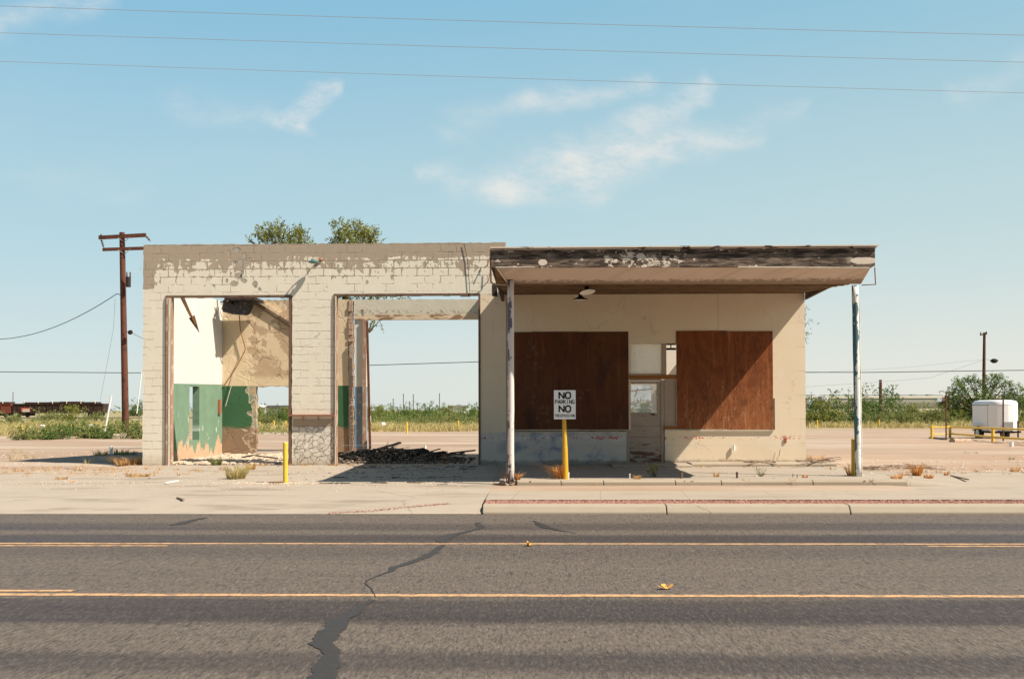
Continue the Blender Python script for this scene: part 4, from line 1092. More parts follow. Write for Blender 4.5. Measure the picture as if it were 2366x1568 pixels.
MB().tube([W(553, 728, 31.9), W(555, 760, 31.9), W(567, 805, 31.9), W(565, 812, 31.9), W(548, 845, 31.9), W(518, 890, 31.9)], .016, 6).build('wall_conduit', 'orange_wood', st)
MB().tube([W(548, 845, 31.93), W(532, 900, 31.93), W(521, 938, 31.93)], .010, 6).build('wall_conduit', 'white_trim', st)
MB().box(xL + .2, xL + .26, 31.55, 31.75, 1.55, 2.0).build('rusted_panel', 'rust', st)

# wall lamp with its bracket, high on the garage front
wl = empty('wall_lamp', W(742, 600, 25.98), 'small green enamel lamp on a bracket high on the garage front', 'lamp')
c0 = W(742, 600, 25.99); cT = W(723, 604, 25.76)
MB().tube([c0, c0 + Vector((-.06, -.06, .03)), cT + Vector((.04, 0, .03)), cT + Vector((0, 0, .04))], .011, 8).build('arm', 'rust', wl)
MB().lathe([(.045, .06), (.05, .035), (.10, .0), (.13, -.015), (.13, -.025), (.09, -.01)], cT, 16).build('lamp_shade', 'green_enamel', wl)
MB().rock(c0, .05, .8).build('base_box', 'rust', wl)
for (lx, ly, LY, label, tilt) in ((1341, 690, 23.6, 'black enamel lamp hanging deeper and lower under the canopy', 0.0), (1357, 672, 21.6, 'black enamel lamp tilted to show its white inside, just behind the canopy edge', 0.22)):
    p = W(lx, ly, LY); la = empty('canopy_lamp', p, label, 'lamp', 'lamps under the canopy')
    top = bz + .045 + (LY - 20.78) / 5.2 * (4.62 - bz - .05)
    M = Matrix.Rotation(tilt, 3, 'X') @ Matrix.Rotation(-tilt * .6, 3, 'Y')
    if tilt: M = Matrix.Rotation(-.25, 3, 'X') @ Matrix.Rotation(-.14, 3, 'Y')
    MB().lathe([(.03, .13), (.045, .09), (.05, .05), (.10, .02), (.16, -.005), (.172, -.03), (.168, -.032)], p, 24, M).build('lamp_shade', 'black_metal', la, smooth=True)
    MB().lathe([(.168, -.028), (.15, -.006), (.09, .012), (.0, .03)], p, 24, M).build('reflector', 'lamp_inside', la, smooth=True)
    MB().tube([p + Vector((0, 0, .1)), Vector((p.x, p.y, top))], .03 if tilt else .018, 10).build('stem', 'black_metal', la)
# ------------------------------------------------------------------ poles, wires, sign, bollards, fence, trailer, trains
def catenary(a, b_, sag, n=24):
    return [a.lerp(b_, i / n) - Vector((0, 0, sag * 4 * (i / n) * (1 - i / n))) for i in range(n + 1)]
def wire(pts, r, label, mat='wire_grey', group=None, name='power_line'):
    return tag(MB().tube(pts, r, 5, cap=False).build(name, mat), label, 'wire', group)
for i, (y0, ym, y1, Y) in enumerate(((14, 51, 81.5, 19.0), (76, 112, 144, 20.5), (142, 181, 215, 22.0))):
    pts = []
    for k in range(31):
        t = -0.15 + 1.3 * k / 30; x = 2366 * t
        y = y0 + (y1 - y0) * t + (ym - (y0 + y1) / 2) * 4 * t * (1 - t)
        pts.append(W(x, y, Y))
    wire(pts, 0.0058, ('highest', 'middle', 'lowest')[i] + ' of the three power lines crossing the sky over the road', group='power lines over the road')

def insulator(mb_, p, d, n=3, r=.07):
    d = Vector(d).normalized(); p = Vector(p)
    for k in range(n): mb_.tube([p + d * (k * .13), p + d * (k * .13 + .07)], [r, r * .55], 8)
    mb_.tube([p - d * .08, p + d * (n * .13 + .05)], .018, 6)
# pole left of the station
Yp = 55.0
up = empty('utility_pole', G(290, 1001, 0.38), 'tall reddish brown utility pole with two crossarms, left of the station', 'utility pole')
pb, ptp = W(290.5, 1006, Yp), W(282, 537, Yp)
MB().tube([pb, pb.lerp(ptp, .5), ptp], [.185, .165, .14], 14).build('pole', 'pole_wood', up, smooth=False)
MB().bar(W(228.5, 549, Yp - .16), W(337, 543, Yp - .16), .12, .20).build('crossarm', 'pole_wood', up)
MB().bar(W(237.5, 576.5, Yp - .16), W(334, 573.5, Yp - .16), .11, .17).build('crossarm', 'pole_wood', up)
for (x0, y0, x1, y1) in ((283, 556, 272, 549), (286, 560, 299, 548), (284, 584, 272, 577), (287, 588, 301, 575)):
    MB().tube([W(x0, y0, Yp - .2), W(x1, y1, Yp - .23)], .018, 5).build('brace', 'steel_grey', up)
m_ = MB(); insulator(m_, W(234.5, 556, Yp - .1), W(238, 568, Yp) - W(234, 556, Yp)); m_.build('insulator', 'insulator', up)
m_ = MB(); insulator(m_, W(336, 544, Yp - .1), W(343, 552, Yp) - W(336, 544, Yp)); m_.build('insulator', 'insulator', up)
m_ = MB(); m_.tube([W(233.5, 548, Yp - .16), W(233.3, 541.5, Yp - .16)], [.05, .05], 8); m_.build('insulator', 'insulator', up)
trf = MB().lathe([(0, 0), (.12, 0), (.13, .02), (.13, .52), (.11, .56), (0, .57)], W(296.5, 663, Yp - .3), 16).build('transformer', 'transformer_paint', up)
for dx_ in (-.08, .10): MB().tube([W(296.5, 641, Yp - .3) + Vector((dx_, 0, -.05)), W(296.5, 641, Yp - .3) + Vector((dx_, 0, .3))], [.05, .03], 8).build('bushing', 'insulator', trf)
wire([W(297, 632, Yp - .3), W(303, 629, Yp - .3), W(322, 626, Yp), W(328, 612, Yp), W(330, 585, Yp)], .012, 'jumper wire curving from the transformer up to the lower crossarm', 'wire_grey', name='jumper_wire')
MB().lathe([(0, .12), (.10, .1), (.13, 0), (.10, -.1), (0, -.12)], W(301, 767.5, Yp - .3), 12, Matrix.Rotation(1.35, 3, 'Y')).build('splice_box', 'black_metal', up)
wire([W(288, 765, Yp - .2), W(302, 768, Yp - .3), W(325, 779.5, Yp + 4), W(370, 800, Yp + 8)], .014, 'drop wire from the black splice box toward the garage', 'wire_dark', name='drop_wire')
wire(catenary(W(-60, 780, 70), W(270, 678.5, Yp), .9) + [W(282, 682, Yp)], .022, 'sagging twisted cable running left from the utility pole', 'wire_dark', name='cable')
wire([W(266, 690, Yp + 1), W(262, 760, Yp + 4), W(232, 922, Yp + 12)], .010, 'thin guy wire slanting down left of the utility pole', name='guy_wire')
# long wires crossing behind the station
wire([W(x, y, 95) for x, y in ((-80, 858), (300, 861), (700, 858), (855, 843.5), (1107, 835.5), (1500, 848), (1862, 859.5), (2000, 860), (2366, 855), (2500, 852))], .035, 'long dark wire crossing behind the whole station low in the sky', 'wire_dark', name='distant_wire')
wire([W(x, y, 110) for x, y in ((1600, 900), (1862, 893), (2034, 882), (2150, 872), (2270, 832))], .022, 'thin wire climbing from the short pole to the tall right-hand pole', name='distant_wire')
wire([W(x, y, 112) for x, y in ((1700, 868), (1862, 862), (2100, 848), (2270, 830))], .018, 'faint upper wire reaching the tall right-hand pole', name='distant_wire')
# right far pole
Yq = 105.0
rp = empty('utility_pole', W(2272, 978, Yq), 'slim dark utility pole behind the white trailer', 'utility pole')
MB().tube([W(2272, 985, Yq), W(2274.5, 768, Yq)], [.20, .13], 10).build('pole', 'pole_wood', rp)
MB().bar(W(2264.5, 773.5, Yq - .15), W(2280.5, 771, Yq - .15), .12, .14).build('crossarm', 'pole_wood', rp)
m_ = MB()
MB().tube([W(2266, 772, Yq - .15), W(2266, 767, Yq - .15)], .06, 6).build('insulator', 'insulator', rp)
MB().tube([W(2279, 770, Yq - .15), W(2279, 765.5, Yq - .15)], .06, 6).build('insulator', 'insulator', rp)
MB().tube([W(2275, 828, Yq), W(2285, 831, Yq - 3), W(2297, 832, Yq - 6)], .015, 6).build('lamp_arm', 'wire_grey', rp)
MB().lathe([(0, .20), (.18, .18), (.34, .05), (.36, -.06), (.16, -.22), (0, -.24)], W(2297, 833, Yq - 6), 12).build('lamp_head', 'black_metal', rp)
sp = tag(MB().tube([W(2034.5, 960, 120), W(2034.5, 877, 120)], [.20, .17], 10).build('pole_stub', 'pole_wood'), 'short bare dark pole rising behind the right-hand bushes', 'pole')
# far thin poles
farp = [(932, 909, 'second far pole from the left in the open bay gap, dark'), (919, 0, ''), (955, 910, 'faint far pole in the middle of the open bay view'), (1015.5, 908, 'rightmost far pole in the open bay view'), (908.5, 920, 'leftmost and shortest tall far pole in the open bay view'), (946, 926, 'tiny stub of a far pole above the bushes in the open bay'), (30, 905, 'thin far pole above the gap between the rail cars'), (964, 930, 'smallest far pole tip beside the middle one in the open bay')]
for x, y, lab in farp:
    if not lab: continue
    a_, t_ = W(x, 950, 300), W(x, y, 300)
    tag(MB().tube([a_, t_], .11, 6).build('distant_pole', 'pole_wood'), lab, 'pole', 'far poles on the horizon')

# sign
sp_ = G(1307, 1106, .262); sg = empty('no_parking_sign', sp_, 'white NO PARKING NO TRESPASSING sign on a yellow post at the island kerb', 'sign')
SY = sp_.y
ptop = W(1303.5, 958, SY); mid = sp_.lerp(ptop, .55)
MB().tube([sp_ - Vector((0, 0, .05)), sp_.lerp(ptop, .5), sp_.lerp(ptop, .505), ptop], [.062, .054, .050, .036], 16).build('post', 'ochre_paint', sg)
pA, pB = W(1280, 968, SY - .07), W(1330, 901, SY - .07)
pn = MB().box(pA.x, pB.x, SY - .074, SY - .068, pA.z, pB.z).build('sign_panel', 'white_sign', sg)
for zc in (pA.z + .05, pB.z - .05): MB().tube([(ptop.x, SY - .078, zc), (ptop.x, SY - .04, zc)], .008, 8).build('bolt', 'steel_grey', pn)
def text(s, x, y, hgt, wdt, bold, parent, Yt):
    """stencil style lettering, laid out by width and height"""
    G_ = {'N': [[(0, 0), (0, 1)], [(0, 1), (1, 0)], [(1, 0), (1, 1)]], 'O': [[(.25, 0), (0, .2), (0, .8), (.25, 1)], [(.75, 1), (1, .8), (1, .2), (.75, 0)], [(.25, 0), (.42, 0)], [(.58, 0), (.75, 0)], [(.25, 1), (.42, 1)], [(.58, 1), (.75, 1)]],
          'P': [[(0, 0), (0, 1)], [(.12, 1), (.8, 1), (1, .8), (1, .6), (.8, .45), (.12, .45)]], 'A': [[(0, 0), (.46, 1)], [(.54, 1), (1, 0)], [(.28, .32), (.72, .32)]],
          'R': [[(0, 0), (0, 1)], [(.12, 1), (.8, 1), (1, .8), (1, .62), (.8, .48), (.12, .48)], [(.5, .44), (1, 0)]], 'K': [[(0, 0), (0, 1)], [(.95, 1), (.14, .5)], [(.3, .56), (1, 0)]],
          'I': [[(.5, 0), (.5, 1)]], 'G': [[(1, .8), (.75, 1), (.25, 1), (0, .75), (0, .25), (.25, 0), (.8, 0), (1, .2), (1, .42)], [(.6, .42), (1, .42)]],
          'T': [[(0, 1), (1, 1)], [(.5, .9), (.5, 0)]], 'E': [[(0, 0), (0, 1)], [(.1, 1), (1, 1)], [(.1, .52), (.8, .52)], [(.1, 0), (1, 0)]],
          'S': [[(1, .82), (.8, 1), (.2, 1), (0, .8), (.1, .6), (.9, .42), (1, .2), (.8, 0), (.2, 0), (0, .18)]]}
    n = len(s); adv = wdt / n
    m_ = MB()
    for i, ch in enumerate(s):
        if ch == ' ': continue
        lw = adv * (.74 if ch != 'I' else .3); x0 = x - wdt / 2 + adv * i + (adv - lw) / 2
        for st_ in G_[ch]:
            for (ax, ay), (bx_, by_) in zip(st_[:-1], st_[1:]):
                a_ = Vector((x0 + ax * lw, Yt, y + ay * hgt)); q_ = Vector((x0 + bx_ * lw, Yt, y + by_ * hgt))
                d_ = (q_ - a_).normalized() * bold * .25
                m_.bar(a_ - d_, q_ + d_, bold, .0012, up=Vector((0, 1, 0)))
    return m_.build('lettering', 'black_paint', parent)
cxs = (pA.x + pB.x) / 2; H = pB.z - pA.z; tY = SY - .0752
text('NO', cxs - .0, pA.z + H * .72, H * .20, .26, .031, pn, tY)
text('PARKING', cxs, pA.z + H * .535, H * .125, .40, .014, pn, tY)
text('NO', cxs, pA.z + H * .255, H * .20, .26, .031, pn, tY)
text('TRESPASSING', cxs, pA.z + H * .08, H * .085, .42, .009, pn, tY)

# yellow pipe bollards
def bollard(x, yb, yt, zg, r, label, mat='yellow_paint', group='yellow pipe bollards', name='bollard', lean=0):
    b_ = G(x, yb, zg); t_ = W(x + lean, yt, b_.y); e = empty(name, b_, label, 'bollard' if name == 'bollard' else 'post', group)
    MB().tube([b_ - Vector((0, 0, .08)), t_], r, 14).build('pipe', mat, e)
    d_ = (t_ - b_).normalized()
    MB().lathe([(r * 1.02, 0), (r * 1.0, r * .25), (r * .7, r * .55), (0, r * .7)], t_, 14).build('cap', mat, e, smooth=True)
    return e
bollard(659.5, 1112, 1024, .21, .05, 'yellow pipe bollard on the forecourt in front of the cracked stone pier')
bollard(1972.5, 1099, 1016, .262, .05, 'ochre pipe bollard hidden partly behind the right canopy column', 'ochre_paint')
for x, yb, yt, lab in ((51.5, 1014, 984, 'nearest left-field yellow bollard beside the low green weeds'), (162.5, 1008, 980, 'left-field yellow bollard in front of the big round bush'), (251, 1001, 981, 'yellow bollard just left of the tall utility pole'),
                       (940, 1000, 976, 'pale yellow bollard seen through the open bay, left of its middle'), (1059, 994, 972.5, 'yellow bollard at the right side of the open bay view'),
                       (600, 990, 975, 'left yellow post seen through the rear doorway'), (633, 990, 973, 'middle yellow post seen through the rear doorway'), (660, 990, 973, 'right yellow post seen through the rear doorway'),
                       (1888, 989, 971, 'yellow post just right of the station in front of the bushes'), (2031, 988, 971, 'yellow post right of the right canopy column')):
    if not lab: continue
    bollard(x, yb, yt, .21 if x < 1800 else .2, .055, lab, group='yellow posts round the lot')
# white pipe and leaning white markers
for x, yb, yt, lab, r in ((257, 1051, 1030, 'short white pipe standing in the station shadow at left', .055), (2337, 1034, 1020, 'short white pipe right of the trailer fence', .07), (982.5, 1046, 1028, 'short pale pipe stub behind the charred debris in the open bay', .035)):
    b_ = G(x, yb, .22); tag(MB().tube([b_ - Vector((0, 0, .05)), W(x, yt, b_.y)], r, 12).build('pipe_stub', 'pvc_white'), lab, 'pipe')
for x, yb, xt, yt, lab, Y in ((240, 1008, 257, 914, 'thin white pole leaning right in the left field', 52), (316, 955, 327, 860, 'thin white marker pole leaning beside the garage corner', 90)):
    b_ = W(x, yb, Y); tag(MB().tube([b_, W(xt, yt, Y)], .05, 8).build('marker_pole', 'pvc_white'), lab, 'pole')
for x, y, lab in ((98, 984, 'small white jug on the far side of the left lot'), (210, 983.5, 'white scrap among the left-field grass'), (886, 980, 'white scrap at the bushes seen through the open bay')):
    p = W(x, y, 62); tag(MB().rock(p, .16, .8).build('litter', 'litter_white'), lab, 'litter')

# yellow pipe fence and the trailer behind it
fe = empty('pipe_fence', G(2153, 1016, .2), 'low yellow pipe fence with two rails in front of the white trailer', 'fence')
FP = [(2153, 1016, 985), (2195, 1013, 985), (2294, 1024, 988), (2400, 1034, 992)]
fpts = []
for x, yb, yt in FP:
    b_ = G(x, yb, .2); t_ = W(x, yt, b_.y); fpts.append((b_, t_)); MB().tube([b_ - Vector((0, 0, .1)), t_ + Vector((0, 0, .02))], .065, 10).build('post', 'yellow_paint', fe)
for f_ in (.97, .42):
    path = [fpts[i][0].lerp(fpts[i][1], f_) for i in (0, 1, 2, 3)]
    MB().tube(path, .045, 8).build('rail', 'yellow_paint', fe)
for x, yb, yt in ((2186, 1016, 905), (2262, 1010, 922), (2318, 1022, 921)):
    b_ = G(x, yb, .2); tag(MB().tube([b_, W(x, yt, b_.y)], .035, 8).build('stake', 'brown_post'), {2186: 'tall thin rusty stake left of the white trailer', 2262: 'thin dark stake standing against the trailer side', 2318: 'thin dark stake in front of the trailer nose'}[x], 'stake', 'thin stakes along the pipe fence')
tl = G(2300, 1012, .2)
tr_ = empty('cargo_trailer', (0, 0, 0), 'white enclosed cargo trailer with rounded nose parked behind the yellow fence', 'trailer')
Lt, Wt, Hb, Ht = 2.1, 1.30, .44, 1.84
prof = []   # plan outline, +X forward
for k in range(9):
    t = math.pi / 2 - math.pi * k / 8; prof.append((Lt / 2 - .55 + .55 * abs(math.cos(t)) ** .7, Wt / 2 * math.sin(t)))
plan = prof + [(-Lt / 2, -Wt / 2), (-Lt / 2, Wt / 2)]
n = len(plan); m_ = MB()
m_.add([(x, y, Hb) for x, y in plan] + [(x, y, Ht - .16) for x, y in plan], [tuple(range(n)), tuple(reversed(range(n, 2 * n)))] + [(i, (i + 1) % n, (i + 1) % n + n, i + n)[::-1] for i in range(n)])
body = m_.build('body', 'trailer_white', tr_, bevel=.02)
m_ = MB(); k_ = [(1.005, Ht - .16), (.99, Ht - .06), (.90, Ht + .02), (.6, Ht + .07)]
vs = []; 
for s_, z in k_: vs += [(x * (s_ if s_ > .95 else (s_ + 1) / 2), y * s_, z) for x, y in plan]
fs = [tuple(range(3 * n, 4 * n))[::-1]]
for r_ in range(3): fs += [(r_ * n + (i + 1) % n, r_ * n + i, (r_ + 1) * n + i, (r_ + 1) * n + (i + 1) % n) for i in range(n)]
m_.add(vs, fs); m_.build('roof', 'trailer_roof', tr_, smooth=True)
for xx in (.42,):
    MB().box(xx - .012, xx + .012, -Wt / 2 - .008, -Wt / 2 - .001, Hb + .02, Ht - .18).build('seam', 'steel_grey', tr_)
MB().box(-Lt / 2, Lt / 2 - .5, -Wt / 2 - .012, -Wt / 2 - .001, Ht - .19, Ht - .15).build('trim', 'steel_grey', tr_)
MB().box(-Lt / 2, Lt / 2 - .5, -Wt / 2 - .012, -Wt / 2 - .001, Hb - .0, Hb + .05).build('trim', 'steel_grey', tr_)
MB().box(Lt / 2 - .03, Lt / 2 + .012, -.22, .22, Hb + .05, Hb + .45).build('stone_guard', 'steel_grey', tr_)
for sy_ in (-1, 1):
    for dx_ in (-.45,):
        wh = MB().lathe([(.0, -.09), (.30, -.09), (.34, -.05), (.34, .05), (.30, .09), (.0, .09)], (0, 0, 0), 20, Matrix.Rotation(math.pi / 2, 3, 'X'))
        o_ = wh.build('wheel', 'rubber', tr_, loc=(0, 0, 0)); o_.location = (dx_, sy_ * (Wt / 2 - .02), .34)
        rm_ = MB().lathe([(.0, -.095), (.17, -.095), (.17, .095), (.0, .095)], (0, 0, 0), 16, Matrix.Rotation(math.pi / 2, 3, 'X')).build('rim', 'pvc_white', o_, loc=(0, 0, 0)); rm_.location = (0, 0, 0)
    MB().box(-.9, .0, sy_ * (Wt / 2 + .12) - .12, sy_ * (Wt / 2 + .12) + .12, .72, .76).build('mudguard', 'trailer_white', tr_)
MB().box(-Lt / 2, Lt / 2 - .4, -.5, .5, .36, .437).build('chassis', 'rubber', tr_)
MB().bar((Lt / 2 - .3, -.5, .42), (Lt / 2 + 1.0, 0, .45), .07, .08).build('drawbar', 'rubber', tr_)
MB().bar((Lt / 2 - .3, .5, .42), (Lt / 2 + 1.0, 0, .45), .07, .08).build('drawbar', 'rubber', tr_)
MB().tube([(Lt / 2 + .8, 0, .0), (Lt / 2 + .8, 0, .95)], .035, 8).build('jack', 'black_metal', tr_)
tr_.location = (W(2303, 970, 49.0).x, 49.0, .15); tr_.rotation_euler = (0, 0, R(-86))
# logs by the fence
m_ = MB().tube([G(2200, 1020, .28), G(2240, 1019, .28)], [.16, .13], 10); tag(m_.build('log', 'log_wood'), 'pale cut log lying under the yellow pipe fence', 'log')
m_ = MB().tube([G(2150, 1012, .26), G(2185, 1017, .24)], [.08, .10], 8); tag(m_.build('log', 'bark'), 'dark branch end lying left of the pale log', 'log')

# ------------------------------------------------------------------ trains
tag(MB().box(-600, 40, 178, 184, 0.0, 0.42).build('railway_bed', 'ballast'), kind='structure')
def gondola(name, x0, x1, Y, mat, label, load=True):
    A = W(x0, 962, Y); Bq = W(x1, 962, Y); L = Bq.x - A.x; zb = .42
    e = empty(name, (0, 0, 0), label, 'rail car', 'gondola rail cars on the left')
    zt = W(x0, 932.5, Y).z - zb
    m_ = MB().box(0, L, -1.4, 1.4, 1.0 * .75, zt); bd = m_.build('body', mat, e)
    for k in range(1, int(L / 1.05)):
        MB().box(k * 1.05 - .06, k * 1.05 + .06, -1.5, -1.401, .8, zt - .12).build('rib', mat, bd)
    MB().box(-.05, L + .05, -1.52, -1.402, zt - .11, zt + .02).build('top_rail', mat, e)
    for wx in (1.8, L - 1.8):
        tk = MB().box(wx - 1.1, wx + 1.1, -1.0, 1.0, .3, .74).build('bogie', 'rubber', e)
        for d_ in (-.75, .75):
            MB().lathe([(0, -.06), (.40, -.06), (.40, .06), (0, .06)], (0, 0, 0), 16, Matrix.Rotation(math.pi / 2, 3, 'X')).build('wheel', 'rubber', tk, loc=(0, 0, 0)).location = (wx + d_, -1.06, .40)
    if load:
        lo = MB(); rr = random.Random(4); x = 1.7 if load == 1 else 0
        while x < L - 2.0:
            n = rr.uniform(1.8, 3.6); lo.box(x, x + n - .15, -1.1, 1.1, zt + .03, zt + rr.uniform(.25, .42)); x += n
        lo.build('load', 'gondola_dark', e)
        for k in range(6):
            xx = 2 + k * (L - 3.5) / 5; MB().tube([(xx, -1.3, zt), (xx, -1.3, zt + .65)], .07, 6).build('stake', 'hopper_rail', e)
    e.location = (A.x, Y, zb)
    return e, bd, L, zt
e, bd, L, zt = gondola('gondola_car', 38, 246, 181, 'gondola_dark', 'dark brown gondola rail car with a low stacked load')
for (a_, z0, z1, mm) in ((2.3, 1.0, 1.25, 'hopper_rail'), (2.3, 1.32, 1.5, 'hopper_rail')):
    MB().box(a_ * .8, a_ * .8 + 1.3, -1.56, -1.53, z0, z1).build('painted_mark', mm, bd, loc=(0, 0, 0)).location = (0, 0, 0)
MB().box(1.55, 3.2, -1.528, -1.522, .95, 1.75).build('painted_patch', 'graffiti_red', bd, loc=(0, 0, 0)).location = (0, 0, 0)
gondola('gondola_car', -175, 34, 181, 'gondola_red', 'red gondola rail car cut off by the left picture edge', 2)
def hopper(x0, x1, Y, label):
    A = W(x0, 946, Y); Bq = W(x1, 946, Y); L = Bq.x - A.x; zt = W(x0, 914, Y).z - .2; zs = A.z - .2
    e = empty('hopper_car', (0, 0, 0), label, 'rail car', 'grey covered hopper cars on the right')
    hw = 1.5
    poly = [(-1.25, zs), (-hw, zs + .5), (-hw - .05, (zs + zt) / 2), (-hw + .05, zt - .45), (-1.1, zt - .1), (1.1, zt - .1), (hw, zt - .45), (hw, zs + .5), (1.25, zs)]
    MB().prismx(poly, 1.5, L - 1.5).build('body', 'hopper_paint', e)
    m_ = MB(); m_.add([(1.49, -1.3, zs + .9), (1.49, 1.3, zs + .9), (1.49, 1.1, zt - .15), (1.49, -1.1, zt - .15), (.4, -1.3, zt - .4), (.4, 1.3, zt - .4), (.4, 1.1, zt - .15), (.4, -1.1, zt - .15)], [(0, 4, 5, 1), (4, 7, 6, 5), (0, 3, 7, 4), (1, 5, 6, 2), (3, 2, 6, 7)]); m_.build('end_slope', 'graffiti_blue', e)
    m_ = MB(); m_.add([(L - 1.49, -1.3, zs + .5), (L - 1.49, 1.3, zs + .5), (L - 1.49, 1.1, zt - .15), (L - 1.49, -1.1, zt - .15), (L - .4, -1.3, zt - .5), (L - .4, 1.3, zt - .5), (L - .4, 1.1, zt - .15), (L - .4, -1.1, zt - .15)], [(1, 5, 4, 0), (5, 6, 7, 4), (4, 7, 3, 0), (2, 6, 5, 1), (7, 6, 2, 3)]); m_.build('end_slope', 'graffiti_blue', e)
    MB().box(.2, L - .2, -hw - .10, -hw - .051, zt - .32, zt - .12).build('top_sill', 'hopper_rail', e)
    MB().box(.2, L - .2, -hw - .10, -1.252, zs - .05, zs + .13).build('side_sill', 'hopper_rail', e)
    MB().box(.3, L - .3, -.45, .45, zt + .04, zt + .10).build('running_board', 'black_metal', e)
    for k in range(7):
        xx = 2.4 + k * (L - 4.8) / 6; MB().box(xx - .35, xx + .35, -.9, .3, zt + .0, zt + .16).build('hatch', 'steel_grey', e)
    MB().box(.25, .6, -1.3, 1.3, zs, zt - .1).build('end_post', 'graffiti_blue', e)
    MB().box(L - .6, L - .25, -1.3, 1.3, zs, zt - .1).build('end_post', 'rust', e)
    for wx in (2.0, L - 2.0):
        tk = MB().box(wx - 1.2, wx + 1.2, -1.0, 1.0, .35, .85).build('bogie', 'rubber', e)
        for d_ in (-.85, .85): MB().lathe([(0, -.06), (.44, -.06), (.44, .06), (0, .06)], (0, 0, 0), 14, Matrix.Rotation(math.pi / 2, 3, 'X')).build('wheel', 'rubber', tk, loc=(0, 0, 0)).location = (wx + d_, -1.06, .44)
    for k in range(3):
        xx = L * (.28 + .22 * k); m_ = MB(); m_.prismx([(-1.0, zs), (1.0, zs), (.3, .5), (-.3, .5)], xx - .9, xx + .9); m_.build('hopper_bay', 'hopper_paint', e)
    e.location = (A.x, Y, .2)
hopper(1590, 1886, 165, 'grey covered hopper car mostly hidden behind the station, its right end showing')
hopper(1890, 2180, 165, 'grey covered hopper car between the canopy column and the trailer')
hopper(2184, 2474, 165, 'grey covered hopper car behind the mesquite tree and trailer')
# far low buildings
fb_ = empty('distant_shed', W(640, 946, 230), 'far low dark-roofed shed glimpsed through the rear doorway', 'shed')
A = W(615, 951, 230); Bq = W(700, 943, 230)
MB().box(A.x, Bq.x, 230, 238, .0, Bq.z).build('wall', 'far_wall', fb_)
m_ = MB(); m_.prismx([(229, Bq.z + .01), (234, Bq.z + .7), (239, Bq.z + .01)], A.x - .6, Bq.x + .6); m_.build('roof', 'far_roof', fb_)
A = W(1038, 946, 330); Bq = W(1078, 936, 330)
fb2 = empty('distant_shed', A, 'pale flat far building on the horizon in the open bay view', 'shed')
MB().box(A.x, Bq.x, 330, 340, 0, Bq.z - .5).build('wall', 'far_wall', fb2); MB().box(A.x - .4, Bq.x + .4, 329.6, 340.4, Bq.z - .49, Bq.z).build('roof', 'steel_grey', fb2)
A = W(586, 951, 250); Bq = W(612, 944, 250)
fb3 = empty('distant_shed', A, 'small white far building at the left of the rear doorway view', 'shed')
MB().box(A.x, Bq.x, 250, 256, 0, Bq.z).build('wall', 'far_wall', fb3); m_ = MB(); m_.prism([(A.x - .3, Bq.z + .01), ((A.x + Bq.x) / 2, Bq.z + .9), (Bq.x + .3, Bq.z + .01)], 249.7, 256.3); m_.build('roof', 'pvc_white', fb3)
# ------------------------------------------------------------------ vegetation
def leaves(mb_, clumps, n, size, rr, droop=0.0, el=2.2):
    """leaves set along many short twigs that fan out of each foliage mass"""
    tot = sum(r[1] ** 2 for r in clumps)
    for q in clumps:
        p, r = Vector(q[0]), q[1]; k = max(3, int(n * r * r / tot)); per = min(9, k); tw = max(1, k // per)
        for _ in range(tw):
            while True:
                d = Vector((rr.uniform(-1, 1), rr.uniform(-1, 1), rr.uniform(-1, 1)))
                if .05 < d.length < 1: break
            s0 = p + Vector((d.x, d.y, d.z * .8)) * r * .85
            dr = (d.normalized() * .9 + Vector((rr.gauss(0, .5), rr.gauss(0, .5), rr.gauss(.25, .5)))).normalized()
            tl_ = max(size * 2.2, r * rr.uniform(.3, .75))
            for m in range(per):
                t = (m + rr.random()) / per; c_ = s0 + dr * tl_ * t + Vector((rr.gauss(0, 1), rr.gauss(0, 1), rr.gauss(0, 1))) * size * .35
                u_ = (dr + Vector((rr.gauss(0, .8), rr.gauss(0, .8), rr.gauss(0, .7) - droop))).normalized(); v_ = u_.orthogonal().normalized()
                a_ = rr.random() * 6.28; v_ = v_ * math.cos(a_) + u_.cross(v_) * math.sin(a_)
                L = size * rr.uniform(.55, 1.3); wd = L / el
                mb_.add([c_ - u_ * L / 2, c_ + v_ * wd / 2, c_ + u_ * L / 2, c_ - v_ * wd / 2], [(0, 1, 2, 3)])
def limb(mb_, a, b_, r0, r1, rr, n=5, w=.12):
    a = Vector(a); b_ = Vector(b_); L = (b_ - a).length
    pts = [a.lerp(b_, i / n) + (Vector((rr.uniform(-w, w), rr.uniform(-w, w), rr.uniform(-w, w) * .5)) * L * .35 if 0 < i < n else Vector()) for i in range(n + 1)]
    mb_.tube(pts, [r0 + (r1 - r0) * i / n for i in range(n + 1)], 6, cap=False); return pts
